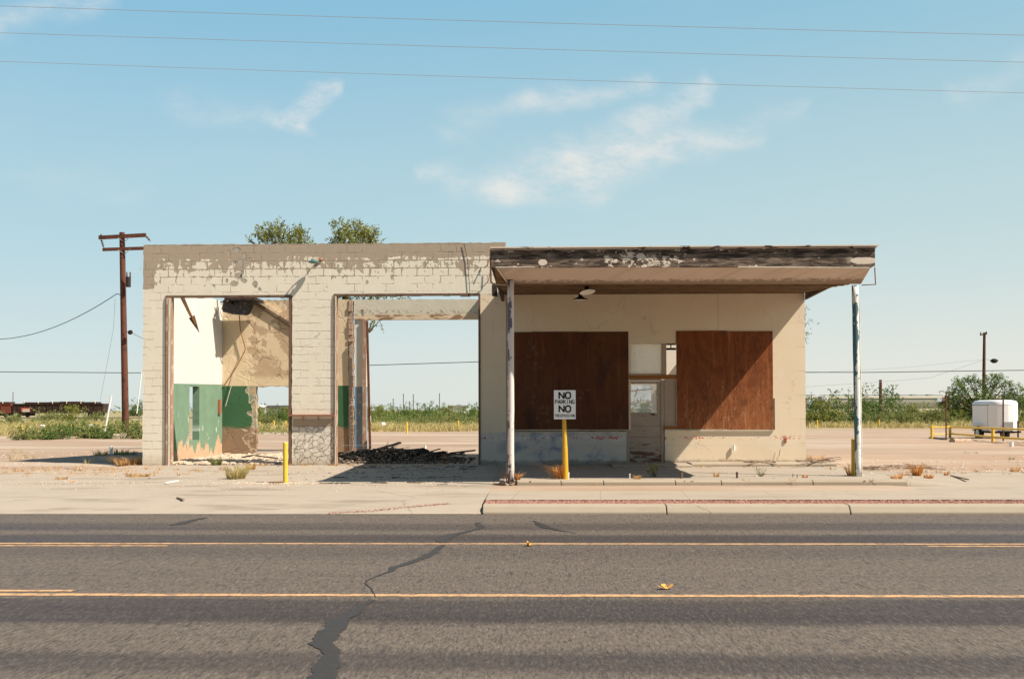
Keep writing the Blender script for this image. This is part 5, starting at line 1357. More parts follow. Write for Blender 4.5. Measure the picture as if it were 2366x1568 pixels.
def tree(name, base, label, cat, clumps, nleaf, size, trunk_r, leafm, rr, group=None, fork=.35, extra_twigs=40, rot=0, el=2.2):
    """base: position; clumps: [(offset, radius)] of foliage masses"""
    e = empty(name, base, label, cat, group); base = Vector(base)
    wd = MB(); cen = sum((Vector(q[0]) for q in clumps), Vector()) / len(clumps)
    f0 = Vector((cen.x * .25, cen.y * .25, cen.z * fork)); limb(wd, (0, 0, -.1), f0, trunk_r, trunk_r * .75, rr)
    for p, r in [q[:2] for q in clumps]:
        pts = limb(wd, f0, Vector(p), trunk_r * .5, trunk_r * .12, rr, 6)
        for _ in range(3):
            s_ = pts[rr.randint(3, 6)]; limb(wd, s_, Vector(p) + Vector((rr.uniform(-1, 1), rr.uniform(-1, 1), rr.uniform(-.5, 1))) * r * 1.05, trunk_r * .12, trunk_r * .04, rr, 3)
    lf = MB(); leaves(lf, clumps, nleaf, size, rr, el=el)
    for m_, nm, mt in ((wd, 'trunk', 'bark'), (lf, 'crown', leafm)):
        o = m_.build(nm, mt, e, loc=(0, 0, 0)); o.location = (0, 0, 0)
    return e
rr = random.Random(31)
def px_clumps(pts, Y, base, yj=.8):
    out = []
    for x, y, r in pts:
        p = W(x, y, Y) - base; out.append((Vector((p.x, rr.uniform(-yj, yj), p.z)), r * Y / 2366))
    return out
Yt = 35.5
bA = Vector((W(712, 1040, Yt).x, Yt, .2))
tree('mesquite_tree', bA, 'left mesquite tree whose feathery crown shows above the garage parapet', 'tree',
     px_clumps([(628, 545, 24), (650, 538, 24), (672, 550, 26), (694, 535, 16), (700, 552, 20), (612, 556, 14), (640, 562, 30), (668, 575, 30), (700, 600, 40), (640, 610, 40), (686, 524, 8), (585, 560, 8), (712, 566, 14), (650, 660, 18), (664, 684, 12), (705, 650, 36)], Yt, bA),
     8000, .085, .13, 'leaf_mesquite', rr, 'trees behind the garage', fork=.8)
bB = Vector((W(790, 1040, Yt).x, Yt, .2))
tree('mesquite_tree', bB, 'right mesquite tree showing above the garage parapet and under the right lintel', 'tree',
     px_clumps([(790, 535, 22), (812, 528, 24), (835, 530, 24), (855, 545, 22), (780, 548, 16), (818, 512, 10), (840, 555, 28), (800, 560, 30), (868, 535, 8), (772, 560, 8), (870, 560, 12), (815, 600, 44), (860, 630, 44), (800, 660, 36), (850, 674, 26), (900, 668, 26), (925, 680, 16), (785, 684, 14), (820, 684, 18), (880, 684, 16), (947, 686, 8)], Yt, bB),
     10500, .085, .15, 'leaf_mesquite', rr, 'trees behind the garage', fork=.86)
# hanging twigs: a low branch under the rear lintel, and sprays past the right wall
def spray(base, dirs, label, n, size, leafm='leaf_mesquite', r0=.03):
    e = empty('branch', base, label, 'branch'); wd = MB(); cl_ = []
    for d in dirs:
        pts = limb(wd, (0, 0, 0), Vector(d), r0, .006, rr, 5, .2)
        for p in pts[2:]: cl_.append((p, .10))
    lf = MB(); leaves(lf, cl_, n, size, rr)
    o = wd.build('stem', 'bark', e, loc=(0, 0, 0)); o.location = (0, 0, 0)
    o = lf.build('foliage', leafm, e, loc=(0, 0, 0)); o.location = (0, 0, 0)
p = W(853, 768, 33.2); q = W(880, 738, 33.2)
spray(p, [q - p, W(868, 742, 33.2) - p, W(858, 745, 33.2) - p], 'leafy twig poking in at the upper left corner of the rear opening', 130, .09)
p = W(876, 740, 33.4)
spray(p, [W(885, 762, 33.4) - p], 'small sprig dangling below the rear lintel', 22, .07, r0=.008)
p = W(1852, 765, 29.0)
spray(p, [W(1868, 742, 29) - p, W(1870, 722, 29) - p + Vector((-.08, 0, 0)), W(1868, 772, 29) - p, W(1865, 795, 29) - p, W(1864, 705, 29) - p], 'dark leafy sprig sticking out past the right end of the office wall', 60, .08, 'leaf_green', r0=.012)

# bushes beyond the lot: a few prototypes, copied
def bush(name, w_, h_, n, size, leafm, seed, label='', cat='bush', group=None, tall=False):
    r2 = random.Random(seed); cl_ = []
    for k in range(18):
        a = r2.uniform(0, 6.28); d = r2.uniform(.1, 1) ** .7; z = h_ * (1 - d * d * .55) * r2.uniform(.25, .95)
        cl_.append((Vector((math.cos(a) * d * w_ * .42, math.sin(a) * d * w_ * .3, z)), min(w_, h_) * r2.uniform(.11, .24)))
    for k in range(14): cl_.append((Vector((r2.uniform(-.42, .42) * w_, r2.uniform(-.25, .25) * w_, h_ * r2.uniform(.7, 1.08))), h_ * r2.uniform(.04, .09)))
    for k in range(8): cl_.append((Vector((r2.uniform(-.4, .4) * w_, r2.uniform(-.3, .3) * w_, h_ * .18)), h_ * .22))
    e = empty(name, (0, 0, 0), label, cat, group); wd = MB()
    for p_, r_ in cl_[:18]: limb(wd, (r2.uniform(-.1, .1), 0, -.1), p_, .05, .012, r2, 4)
    lf = MB(); leaves(lf, cl_, n, size, r2)
    o = wd.build('stem', 'bark', e, loc=(0, 0, 0)); o.location = (0, 0, 0)
    o = lf.build('foliage', leafm, e, loc=(0, 0, 0)); o.location = (0, 0, 0)
    return e
PR = [bush('bush', 5.0, 3.0, 5200, .17, 'leaf_green', 1), bush('bush', 4.6, 2.6, 5200, .17, 'leaf_green', 2), bush('bush', 4.4, 2.2, 4200, .17, 'leaf_mesquite', 3),
      bush('bush', 3.6, 1.5, 3000, .15, 'leaf_olive', 4), bush('bush', 2.4, .9, 1800, .12, 'leaf_olive', 5), bush('bush', 2.2, .8, 1800, .12, 'leaf_green', 6)]
used = set()
def place(i, x, Y, s, label, group, sz=None):
    o = PR[i] if i not in used else copy_tree(PR[i]); used.add(i)
    b_ = W(x, 945, Y); o.location = (b_.x, Y, gz(b_.x, Y) - .05); o.scale = (s, s, sz or s); o.rotation_euler = (0, 0, rr.uniform(0, 6.28) if i > 3 else rr.uniform(-.5, .5))
    o['label'] = label; o['category'] = 'bush'; o['group'] = group
g1 = 'bushes behind the lot on the right'
place(0, 2045, 92, 1.08, 'largest dark green bush, just right of the right canopy column', g1)
place(1, 1965, 90, 1.12, 'tall green bush seen left of and behind the right canopy column', g1)
place(2, 1905, 88, 1.0, 'green bush touching the right edge of the station wall', g1)
place(1, 1862, 93, .95, 'green bush half hidden by the right edge of the station', g1)
place(2, 2110, 90, .82, 'low green bush under the grey hopper car', g1)
place(3, 2075, 86, 1.0, 'olive shrub in front of the largest bush', g1)
place(3, 2150, 88, 1.1, 'olive shrub left of the mesquite by the trailer', g1)
place(3, 2020, 84, .8, 'small olive shrub right of the canopy column foot', g1)
place(2, 2185, 92, .95, 'green bush at the left foot of the right-hand mesquite', g1)
place(0, 2235, 96, .80, 'dark bush behind the left side of the trailer', g1)
place(1, 2360, 94, 1.05, 'dark bush behind the right side of the trailer', g1)
place(2, 2330, 84, .7, 'bush right behind the trailer roof', g1)
place(1, 2440, 92, 1.1, 'bush cut by the right picture edge', g1)
g2 = 'bushes seen through the open bay'
place(0, 975, 112, .72, 'tallest dark bush in the middle of the open bay view', g2)
place(1, 925, 116, .74, 'dark green bush left of centre in the open bay view', g2)
place(2, 1035, 112, .85, 'green bush right of centre in the open bay view', g2)
place(1, 1085, 110, .76, 'green bush at the right side of the open bay view', g2)
place(2, 880, 112, .85, 'green bush at the left side of the open bay view', g2)
place(0, 1005, 118, .68, 'farther dark bush between the middle ones in the open bay', g2)
place(1, 1125, 112, .78, 'green bush at the right jamb of the open bay', g2)
place(2, 850, 114, .8, 'green bush beside the rusty rear post', g2)
place(3, 1040, 92, .85, 'olive shrub in front right of the open bay bushes', g2)
place(3, 1085, 90, .7, 'small olive shrub at the far right of the open bay view', g2)
place(3, 985, 92, .8, 'olive shrub in front of the tallest bay-view bush', g2)
g3 = 'bushes in the left field'
place(2, 165, 118, .92, 'big round bush in front of the dark gondola car', g3)
place(3, 110, 112, 1.0, 'lower olive shrub left of the big round bush', g3)
place(3, 215, 112, .9, 'olive shrub right of the big round bush', g3)
place(3, 28, 100, .8, 'olive shrub at the left picture edge', g3)
place(0, 318, 240, 1.3, 'distant dark tree clump beside the garage corner', g3)
place(1, 640, 105, .72, 'green bush seen through the rear doorway', g3)
place(2, 598, 112, .8, 'bush at the left of the rear doorway view', g3)
place(2, 668, 112, .8, 'bush at the right of the rear doorway view', g3)
place(3, 615, 84, .8, 'olive shrub low in the rear doorway view', g3)
place(1, 1470, 75, .8, 'bush seen through the office door glass', g3)
place(2, 1500, 78, .9, 'second bush seen through the office door glass', g3)
g4 = 'low weeds along the left lot edge'
wd_ = [(58, 'leftmost clump of low green weeds at the left lot edge'), (85, 'low weed clump behind the nearest left-field bollard'), (112, 'low green weed clump under the big round bush'), (132, 'low olive weed clump below the gondola car middle'), (150, 'low weed clump left of the middle bollard'), (178, 'low weed clump right behind the middle left-field bollard'), (205, 'low weed clump between bollard and white pole'), (235, 'low weed clump at the foot of the leaning white pole'), (262, 'low weed clump between the white pole and the utility pole'), (300, 'low weeds hugging the garage corner'), (320, 'low weed clump cut by the garage left edge')]
for k, (x, lab) in enumerate(wd_):
    place(5 if k % 2 else 4, x, 49 + rr.uniform(-2, 2) + (x - 60) * .012, rr.uniform(.6, .95), lab or 'one of the matching low green weeds along the left lot edge', g4)
# mesquite by the trailer
bC = Vector((W(2265, 985, 92).x, 92, .15))
tree('mesquite_tree', bC, 'open-crowned mesquite tree behind the white trailer', 'tree',
     px_clumps([(2225, 885, 16), (2240, 875, 12), (2210, 900, 18), (2195, 912, 14), (2255, 890, 16), (2290, 880, 16), (2310, 875, 12), (2325, 890, 16), (2300, 900, 18), (2345, 905, 16), (2265, 915, 20), (2330, 920, 20), (2230, 920, 20), (2205, 935, 20), (2355, 930, 18), (2290, 935, 24), (2183, 905, 6), (2250, 940, 24), (2340, 945, 22), (2215, 955, 20)], 92, bC),
     9000, .19, .22, 'leaf_green', rr, fork=.35)

# scrub and grass that read as one mass
def mass(name, label, cat, spots, mat, size):
    m_ = MB(); r2 = random.Random(len(spots))
    for (x, y, z, w_, h_, n) in spots:
        cl_ = [(Vector((x + r2.uniform(-.5, .5) * w_, y + r2.uniform(-.4, .4) * w_, z + h_ * r2.uniform(.1, .8))), h_ * r2.uniform(.25, .5)) for _ in range(5)]
        leaves(m_, cl_, n, size * (.6 + y / 150), r2)
    return tag(m_.build(name, mat), label, cat, kind='stuff')
r3 = random.Random(77)
sp = []
for _ in range(330):
    Y = r3.uniform(100, 160); x = r3.uniform(840, 1130); X = W(x, 0, Y).x; sp.append((X, Y, gz(X, Y), 2.6, r3.uniform(.8, 1.5), 60))
for _ in range(220):
    Y = r3.uniform(96, 150); x = r3.uniform(1850, 2420); X = W(x, 0, Y).x; sp.append((X, Y, gz(X, Y), 2.6, r3.uniform(.8, 1.6), 60))
for _ in range(130):
    Y = r3.uniform(110, 165); x = r3.uniform(560, 700); X = W(x, 0, Y).x; sp.append((X, Y, gz(X, Y), 2.6, r3.uniform(.7, 1.4), 55))
mass('scrub', 'dense green scrub filling the land beyond the lot', 'scrub', sp, 'leaf_green', .14)
sp = []
for _ in range(260):
    x = r3.choice((r3.uniform(-40, 335), r3.uniform(-40, 335), r3.uniform(560, 690))); Y = r3.choice((r3.uniform(58, 66), r3.uniform(80, 120), r3.uniform(80, 120))); X = W(x, 0, Y).x; sp.append((X, Y, gz(X, Y), 2.4, r3.uniform(.25, .7), 45))
for _ in range(150):
    Y = r3.uniform(80, 100); x = r3.uniform(840, 1130); X = W(x, 0, Y).x; sp.append((X, Y, gz(X, Y), 2.2, r3.uniform(.5, .9), 50))
for _ in range(150):
    Y = r3.uniform(82, 98); x = r3.uniform(1850, 2420); X = W(x, 0, Y).x; sp.append((X, Y, gz(X, Y), 2.2, r3.uniform(.3, .8), 45))
mass('low_scrub', 'olive low brush and weeds at the edges of the lot', 'scrub', sp, 'leaf_olive', .12)
sp = []
for _ in range(200):
    Y = r3.uniform(330, 430); X = r3.uniform(-260, 260); sp.append((X, Y, 0, 9, r3.uniform(1.6, 3.2), 26))
mass('distant_trees', 'dark low line of trees along the horizon', 'trees', sp, 'leaf_green', .32)
def blades(m_, cx, cy, cz_, n, h, sp_, r2, lean=(0, 0), wd=.006, curve=.5):
    for _ in range(n):
        a = r2.uniform(0, 6.28); rad = sp_ * math.sqrt(r2.random()); b0 = Vector((cx + math.cos(a) * rad, cy + math.sin(a) * rad, cz_))
        hh = h * (.25 + .9 * r2.random() ** 1.3); out = Vector((math.cos(a) * r2.uniform(.05, .95) + lean[0], math.sin(a) * r2.uniform(.05, .8) + lean[1], 0)) * hh
        s_ = Vector((math.sin(a + 1.2), -math.cos(a + 1.2), 0)) * wd
        p1 = b0 + out * .25 + Vector((0, 0, hh * .55)); p2 = b0 + out * (.9 + curve * .4) + Vector((0, 0, hh * (1 - curve * .35)))
        m_.add([b0 - s_, b0 + s_, p1 + s_ * .8, p1 - s_ * .8, p2], [(0, 1, 2, 3), (3, 2, 4)])
m_ = MB(); r2 = random.Random(5)
for _ in range(2600):
    k = r2.random()
    if k < .28: x = r2.uniform(-40, 335); Y = r2.uniform(56, 110)
    elif k < .62: x = r2.uniform(845, 1125); Y = r2.uniform(70, 88)
    elif k < .85: x = r2.uniform(1860, 2400); Y = r2.uniform(76, 92)
    else: x = r2.uniform(560, 690); Y = r2.uniform(66, 95)
    X = W(x, 0, Y).x; blades(m_, X, Y, gz(X, Y) - .02, 16, r2.uniform(.25, .7), .35, r2, wd=.022)
tag(m_.build('field_grass', 'grass_straw'), 'straw coloured grass growing between the bushes round the lot', 'grass', kind='stuff')
# tufts on the forecourt and island, each one placed
def tuft(x, y, zg, n, h, spd, mat, label, group, lean=(0, 0), wd=.005, cat='weed', name='grass_tuft', sx=1, curve=.5):
    b_ = G(x, y, zg); m_ = MB(); r2 = random.Random(int(x * 13 + y)); blades(m_, 0, 0, 0, n, h, spd, r2, lean, wd, curve)
    o = m_.build(name, mat, loc=(0, 0, 0)); o.location = (b_.x, b_.y, b_.z - .01); o.scale = (sx, 1, 1)
    return tag(o, label, cat, group)
gA = 'dry grass tufts on the forecourt'
tuft(297, 1076, .24, 420, .36, .20, 'grass_dry', 'big tan dry grass clump at the garage left corner', gA, (-.2, -.1), .006, sx=1.5, curve=.9)
tuft(322, 1070, .25, 120, .30, .10, 'grass_straw', 'smaller straw tuft tight against the garage corner', gA)
tuft(545, 1104, .21, 300, .34, .16, 'grass_straw', 'largest green-yellow grass clump before the left bay', gA, (0, 0), .006, sx=1.2)
tuft(560, 1094, .22, 240, .28, .13, 'grass_straw', 'yellow clump just behind the largest one before the left bay', gA, (.1, 0), .006)
tuft(580, 1085, .24, 160, .24, .09, 'grass_dry', 'brownish tuft right of the yellow clumps at the left bay', gA, (0, 0), .006)
tuft(500, 1074, .27, 200, .28, .12, 'grass_green', 'greenish tuft in the rubble at the left bay threshold', gA, (0, 0), .006)
tuft(395, 1073, .26, 90, .10, .16, 'grass_orange', 'flat orange dead grass at the left bay door frame', gA, (0, 0), .006, sx=1.6, curve=1.2)
for x, y, h, n, lab in ((43, 1092, .16, 130, 'dry tuft at the far left of the forecourt'), (0, 1086, .12, 80, 'dry tuft cut by the left picture edge'), (86, 1090, .12, 80, 'small dry tuft right of the far-left one'), (142, 1106, .10, 60, 'tiny lone tuft on the open forecourt, left'),
                     (222, 1094, .10, 80, 'small tuft left of the long low one'), (252, 1094, .10, 80, 'small tuft beside the long low one'), (285, 1088, .12, 70, 'tuft behind the long low one at left'), (318, 1101, .13, 240, 'long low orange-brown tuft left of the garage'), (218, 1080, .12, 60, 'faint tuft in front of the station shadow'), (160, 1084, .10, 60, 'faint dry tuft on the dirt margin')):
    tuft(x, y, .2, n, h, .10 if n < 200 else .17, 'grass_dry', lab, gA, (0, 0), .006, sx=1.5 if n > 200 else 1.2, curve=.9)
for x, y, h, lab in ((30, 1065, .3, 'wispy weed at the tip of the station shadow, left edge'), (68, 1060, .28, 'wispy weed near the tip of the station shadow'), (205, 1072, .26, 'wispy weed in the station shadow'), (262, 1070, .28, 'wispy weed right in the station shadow'), (40, 1048, .3, 'greenish weed on the bare ground at left')):
    tuft(x, y, .26, 40, h, .14, 'grass_straw', lab, 'weeds in the dirt at left', (0, 0), .005)
for x, y, h, lab in ((235, 1052, .24, 'dark weed behind the white pipe in the station shadow'), (280, 1050, .26, 'dark weed clump in the shadow by the garage'), (300, 1052, .22, 'low dark weed against the garage side')):
    tuft(x, y, .26, 90, h, .22, 'grass_green', lab, 'weeds in the dirt at left', (0, 0), .010)
gB = 'dry tufts on the pump island'
tuft(1296, 1106, .262, 240, .40, .06, 'grass_orange', 'wind-bent orange grass tuft beside the sign post', gB, (-.55, 0), .006, curve=.8)
tuft(1280, 1105, .262, 30, .44, .05, 'grass_dry', 'few long arching blades left of the sign tuft', gB, (-.9, 0), .004, curve=1.3)
tuft(1196, 1108, .262, 110, .20, .04, 'grass_orange', 'small orange tuft at the foot of the left canopy column', gB, (.1, 0), .006)
tuft(1472, 1106, .262, 120, .12, .07, 'grass_dry', 'small dry tuft between the sign and the green weed', gB)
tuft(1748 * 0 + 1655, 1101, .262, 70, .15, .05, 'grass_dry', 'small dry tuft on the island before the right board', gB)
tuft(1860, 1103, .262, 80, .10, .05, 'grass_orange', 'tiny orange tuft near the right end of the island', gB)
tuft(1965, 1098, .262, 130, .34, .06, 'grass_dry', 'dry tuft at the foot of the right canopy column', gB, (-.05, 0))
tuft(2072, 1110, .22, 170, .17, .09, 'grass_orange', 'orange tuft on the rubble at the island right end', gB, (0, 0), .006)
tuft(2118, 1100, .22, 200, .36, .08, 'grass_orange', 'tallest orange tuft at the right of the sidewalk', gB, (0, 0), .006)
tuft(2145, 1104, .22, 120, .14, .09, 'grass_orange', 'small orange tuft right of the tallest one', gB, (0, 0), .006)
tuft(2088, 1100, .22, 90, .12, .10, 'grass_orange', 'low orange tuft left of the tallest one', gB, (0, 0), .006)
tuft(2186, 1098, .22, 60, .14, .04, 'grass_orange', 'lone thin orange tuft at the right dirt edge', gB)
tuft(2345, 1088, .22, 70, .18, .10, 'grass_dry', 'dry weed near the right picture edge', gB)
tuft(2338, 1066, .22, 50, .22, .06, 'grass_green', 'small green weed near the right picture edge', gB)
tuft(1885, 1070, .27, 160, .30, .22, 'grass_dry', 'dry weeds behind the heap of twigs at the station right corner', gB, (0, 0), .006)
tuft(2243, 1049, .22, 120, .10, .22, 'grass_green', 'flat green weed on the bare dirt at right', gB, (0, 0), .010)
tuft(2208, 1050, .22, 80, .08, .16, 'grass_green', 'smaller flat weed left of the green one on the dirt', gB, (0, 0), .010)
def leafy(x, y, zg, w_, h_, n, size, label, leafm='leaf_green'):
    b_ = G(x, y, zg); r2 = random.Random(int(x)); e = empty('weed', b_, label, 'weed')
    cl_ = [(Vector((r2.uniform(-.5, .5) * w_, r2.uniform(-.3, .3) * w_, h_ * r2.uniform(.25, .95))), h_ * .22) for _ in range(12)]
    wd = MB(); [limb(wd, (0, 0, 0), p_, .006, .002, r2, 3) for p_, _ in cl_]
    lf = MB(); leaves(lf, cl_, n, size, r2, el=2.6)
    o = wd.build('stem', 'bark', e, loc=(0, 0, 0)); o.location = (0, 0, 0); o = lf.build('foliage', leafm, e, loc=(0, 0, 0)); o.location = (0, 0, 0)
leafy(1513, 1102, .262, .32, .24, 420, .045, 'bushy green weed on the island at the shadow edge', 'leaf_olive')
leafy(1757, 1100, .262, .24, .17, 130, .035, 'sparse green weed before the right end of the office wall', 'leaf_olive')
# ------------------------------------------------------------------ debris and small things
def plank(p, q, wd, th, mat, label, group=None, name='plank', cat='plank'):
    return tag(MB().bar(p, q, wd, th).build(name, mat), label, cat, group)
r4 = random.Random(12)
m_ = MB()
for _ in range(3600):   # charred rubble under the right bay
    x = r4.gauss(0, 1); X = -4.6 + r4.triangular(-2.6, 3.0, -.4); Y = 28.0 + r4.gauss(0, .9)
    if Y < 26.4 or Y > 31.6 or X < -6.6 or X > -1.6: continue
    hh = .34 * math.exp(-((X + 4.2) / 1.6) ** 2 - ((Y - 28.3) / 1.1) ** 2)
    random.seed(_); m_.rock((X, Y, .28 + r4.random() * hh), r4.uniform(.015, .06), .6)
tag(m_.build('charred_rubble', 'char_rubble'), 'burnt rubble and ash heaped inside the right garage bay', 'rubble', kind='stuff')
gp = 'charred boards in the right bay'
B_ = [((790, 1058), (930, 1050), 'long charred board along the front of the bay debris'), ((845, 1045), (925, 1022), 'charred board propped up to the right beside the rusty post'), ((900, 1062), (1035, 1064), 'flat burnt board at the right front of the debris'),
      ((810, 1045), (900, 1052), 'burnt board at the back left of the debris'), ((930, 1050), (1000, 1045), 'burnt board crossing the middle of the heap'), ((960, 1042), (1075, 1050), 'thin burnt board at the back right'), ((800, 1070), (960, 1071), 'lowest burnt board at the bay threshold'), ((1040, 1046), (1098, 1040), 'burnt strip reaching the right jamb'), ((870, 1050), (905, 1070), 'short burnt piece lying across the front')]
for k, (a_, q_, lab) in enumerate(B_):
    Y0 = 27.0 + (1072 - a_[1]) * .06; P0 = W(a_[0], a_[1], Y0); P1 = W(q_[0], q_[1], Y0 + r4.uniform(-.3, .5)); P0.z = max(P0.z, .30); P1.z = max(P1.z, .31)
    plank(P0, P1, r4.uniform(.10, .2), .04, 'burnt_wood' if k != 1 else 'brown_wood', lab, gp)
for k in range(26):
    X = r4.uniform(-6.2, -2.4); Y = r4.uniform(26.7, 29.8); a = r4.uniform(-1.2, 1.2); L = r4.uniform(.25, .8)
    hh = .30 * math.exp(-((X + 4.2) / 1.6) ** 2 - ((Y - 28.3) / 1.2) ** 2)
    plank((X, Y, .31 + hh), (X + math.cos(a) * L, Y + math.sin(a) * L, .31 + hh * r4.uniform(.4, 1.2) + r4.uniform(0, .10)), r4.uniform(.05, .16), .03, r4.choice(('burnt_wood', 'burnt_wood', 'grey_wood', 'brown_wood')), 'one of the jumbled burnt boards heaped in the right garage bay', gp)
hp = MB(); r2 = random.Random(2)
for _ in range(9): random.seed(_ + 50); hp.rock(W(972 + r2.uniform(-30, 26), 1046 + r2.uniform(-4, 6), 28.3), r2.uniform(.16, .30), .6)
tag(hp.build('charred_lump', 'burnt_wood'), 'big black lump of burnt stuffing in the middle of the bay debris', 'debris')
tw = MB()
for _ in range(16):
    p0 = W(885 + r4.uniform(-8, 10), 1044, 28.6); limb(tw, p0, W(r4.uniform(895, 955), r4.uniform(1016, 1042), 28.6), .014, .003, r4, 4, .15)
tag(tw.build('dead_branches', 'grey_wood'), 'bare dead twigs sticking up from the debris in the right bay', 'branches')
m_ = MB()
for _ in range(2300):   # plaster and block chips on the left bay floor
    X = r4.uniform(-9.7, -6.2); Y = r4.uniform(26.15, 31.8); random.seed(_)
    m_.rock((X, Y, .275 + r4.random() * .03), r4.choice((.015, .025, .04, .06, .09)) * r4.uniform(.6, 1.3), .5)
tag(m_.build('plaster_rubble', 'chip_stone'), 'broken plaster and block chips covering the left bay floor', 'rubble', kind='stuff')
for k, (x0, y0, x1, y1) in enumerate(((592, 1052, 640, 1058), (600, 1048, 560, 1056), (640, 1068, 668, 1062), (480, 1060, 520, 1066), (420, 1070, 470, 1072))):
    plank(W(x0, y0, 28.2), W(x1, y1, 27.8), .09, .03, 'grey_wood' if k % 2 else 'rusty_frame', ('reddish board lying inside the left bay near the rear door', 'grey board crossing it by the rear door of the left bay', 'short reddish board behind the yellow bollard', 'grey board in the rubble behind the greenish tuft', 'reddish strip at the left bay threshold')[k], 'boards on the left bay floor')
m_ = MB()
for _ in range(1700):   # grit scattered on the forecourt
    X = r4.uniform(-12, -1.4); Y = r4.choice((r4.uniform(19, 25.8), r4.gauss(21, .4))); random.seed(_)
    m_.rock((X, Y, cz(X, Y)), r4.choice((.006, .01, .012, .02)), .6)
for _ in range(260):
    X = r4.gauss(-5.3, .5); Y = r4.gauss(20.75, .12); random.seed(_); m_.rock((X, Y, cz(X, Y)), r4.uniform(.01, .035), .5)
for _ in range(500):
    X = r4.uniform(-.8, 8.5); Y = r4.choice((r4.gauss(25.1, .08), r4.uniform(20.5, 25), r4.gauss(20.24, .04))); zz = .262 if Y > 20.3 else .145; random.seed(_)
    if X > 7 : continue
    m_.rock((X, Y, zz), r4.choice((.006, .01, .014, .022)), .6)
tag(m_.build('grit', 'chip_stone'), 'loose chips and grit scattered over the concrete', 'grit', kind='stuff')
sc = MB()
for _ in range(300):
    X = r4.gauss(-3.2, 1.1); Y = r4.uniform(21.6, 25.8); random.seed(_); sc.rock((X, Y, cz(X, Y)), r4.choice((.01, .02, .03)), .4)
for _ in range(60):
    X = r4.uniform(-4.6, -1.6); Y = r4.choice((22.3, 25.3, 24.8, 20.8)) + r4.gauss(0, .12); a = r4.uniform(-.3, .3); L = r4.uniform(.05, .35)
    sc.bar((X, Y, cz(X, Y) + .008), (X + L, Y + a * L, cz(X, Y) + .010), r4.uniform(.02, .06), .008)
tag(sc.build('charred_scraps', 'char_rubble'), 'charred scraps strewn on the shaded forecourt before the right bay', 'debris', kind='stuff')
for x0, y0, x1, y1, mt, lab, zg in ((382, 1115, 411, 1110, 'litter_white', 'white stick lying on the forecourt before the left bay', .19), (622, 1113.5, 655, 1113, 'brown_wood', 'thin brown stick beside the yellow bollard foot', .2), (410, 1149, 424, 1153.5, 'grey_wood', 'grey splinter near the kerb edge of the forecourt', .13), (1142, 1117, 1170, 1119, 'brown_wood', 'dark stick at the joint left of the island', .18),
                       (2197, 1098, 2237, 1107, 'grey_wood', 'bent grey branch on the concrete at far right', .21), (215, 1086, 300, 1083, 'grey_wood', 'thin rusty strip among the tufts left of the garage', .23), (150, 1082, 190, 1087, 'grey_wood', 'dry stick on the dirt at far left', .23), (1170, 1113, 1185, 1116, 'rust', 'rusty scrap at the left column base', .2)):
    plank(G(x0, y0, zg + .015), G(x1, y1, zg + .015), .04, .025, mt, lab, None, 'stick', 'stick')
for x, y, mt, lab in ((168, 1112, 'litter_orange', 'flat orange-brown scrap on the left forecourt'), (102, 1093, 'burnt_wood', 'flat black scrap on the left forecourt'), (676, 1111, 'litter_orange', 'small orange scrap right of the bollard foot'), (455, 1083 * 1, 'brown_wood', 'brown scrap before the left bay'), (345, 1105, 'burnt_wood', 'dark pebble left of the long tuft')):
    p = G(x, y, .2); m_ = MB(); random.seed(int(x)); m_.rock((p.x, p.y, p.z + .01), .055 if x < 300 else .03, .25); tag(m_.build('scrap', mt), lab, 'scrap')
for x, y, lab in ((1222, 1261, 'small orange leaf on the far yellow line'), (1538, 1361, 'orange crumpled leaf on the near yellow line')):
    p = G(x, y, 0); m_ = MB(); r2 = random.Random(int(x))
    for _ in range(7):
        a = r2.uniform(0, 6.28); d_ = Vector((math.cos(a), math.sin(a), r2.uniform(.1, .8))) * .05; s_ = Vector((-math.sin(a), math.cos(a), 0)) * .015
        o_ = p + Vector((r2.uniform(-.03, .03), r2.uniform(-.02, .02), .01)); m_.add([o_ - s_, o_ + s_, o_ + d_ + s_, o_ + d_ * 1.3, o_ + d_ - s_], [(0, 1, 2, 3, 4)])
    tag(m_.build('dead_leaf', 'leaf_orange'), lab, 'leaf')
# bolts and stubs left from the fuel pumps
for x, yb, yt, r, mt, lab in ((1313.5, 1106, 1093, .014, 'pvc_white', 'pale bolt stub right beside the sign post'), (1455, 1105, 1096, .012, 'pvc_white', 'pale bolt stub left of the small dry island tuft'), (1574.5, 1105, 1093, .022, 'dark_frame', 'dark pipe stub at the end of the canopy shadow'), (1703, 1104, 1092, .022, 'dark_frame', 'dark pipe stub before the right board'),
                        (1832, 1102, 1096, .008, 'dark_frame', 'left of two thin pins near the island right end'), (1842, 1104, 1098, .008, 'dark_frame', 'right of two thin pins near the island right end')):
    b_ = G(x, yb, .262); e = empty('pipe_stub', b_, lab, 'pipe stub', 'stubs on the pump island'); t_ = W(x, yt, b_.y)
    MB().tube([b_ - Vector((0, 0, .02)), t_], r, 10).build('pipe', mt, e); MB().tube([t_, t_ + Vector((0, 0, .018))], r * 1.35, 10).build('cap', mt, e)
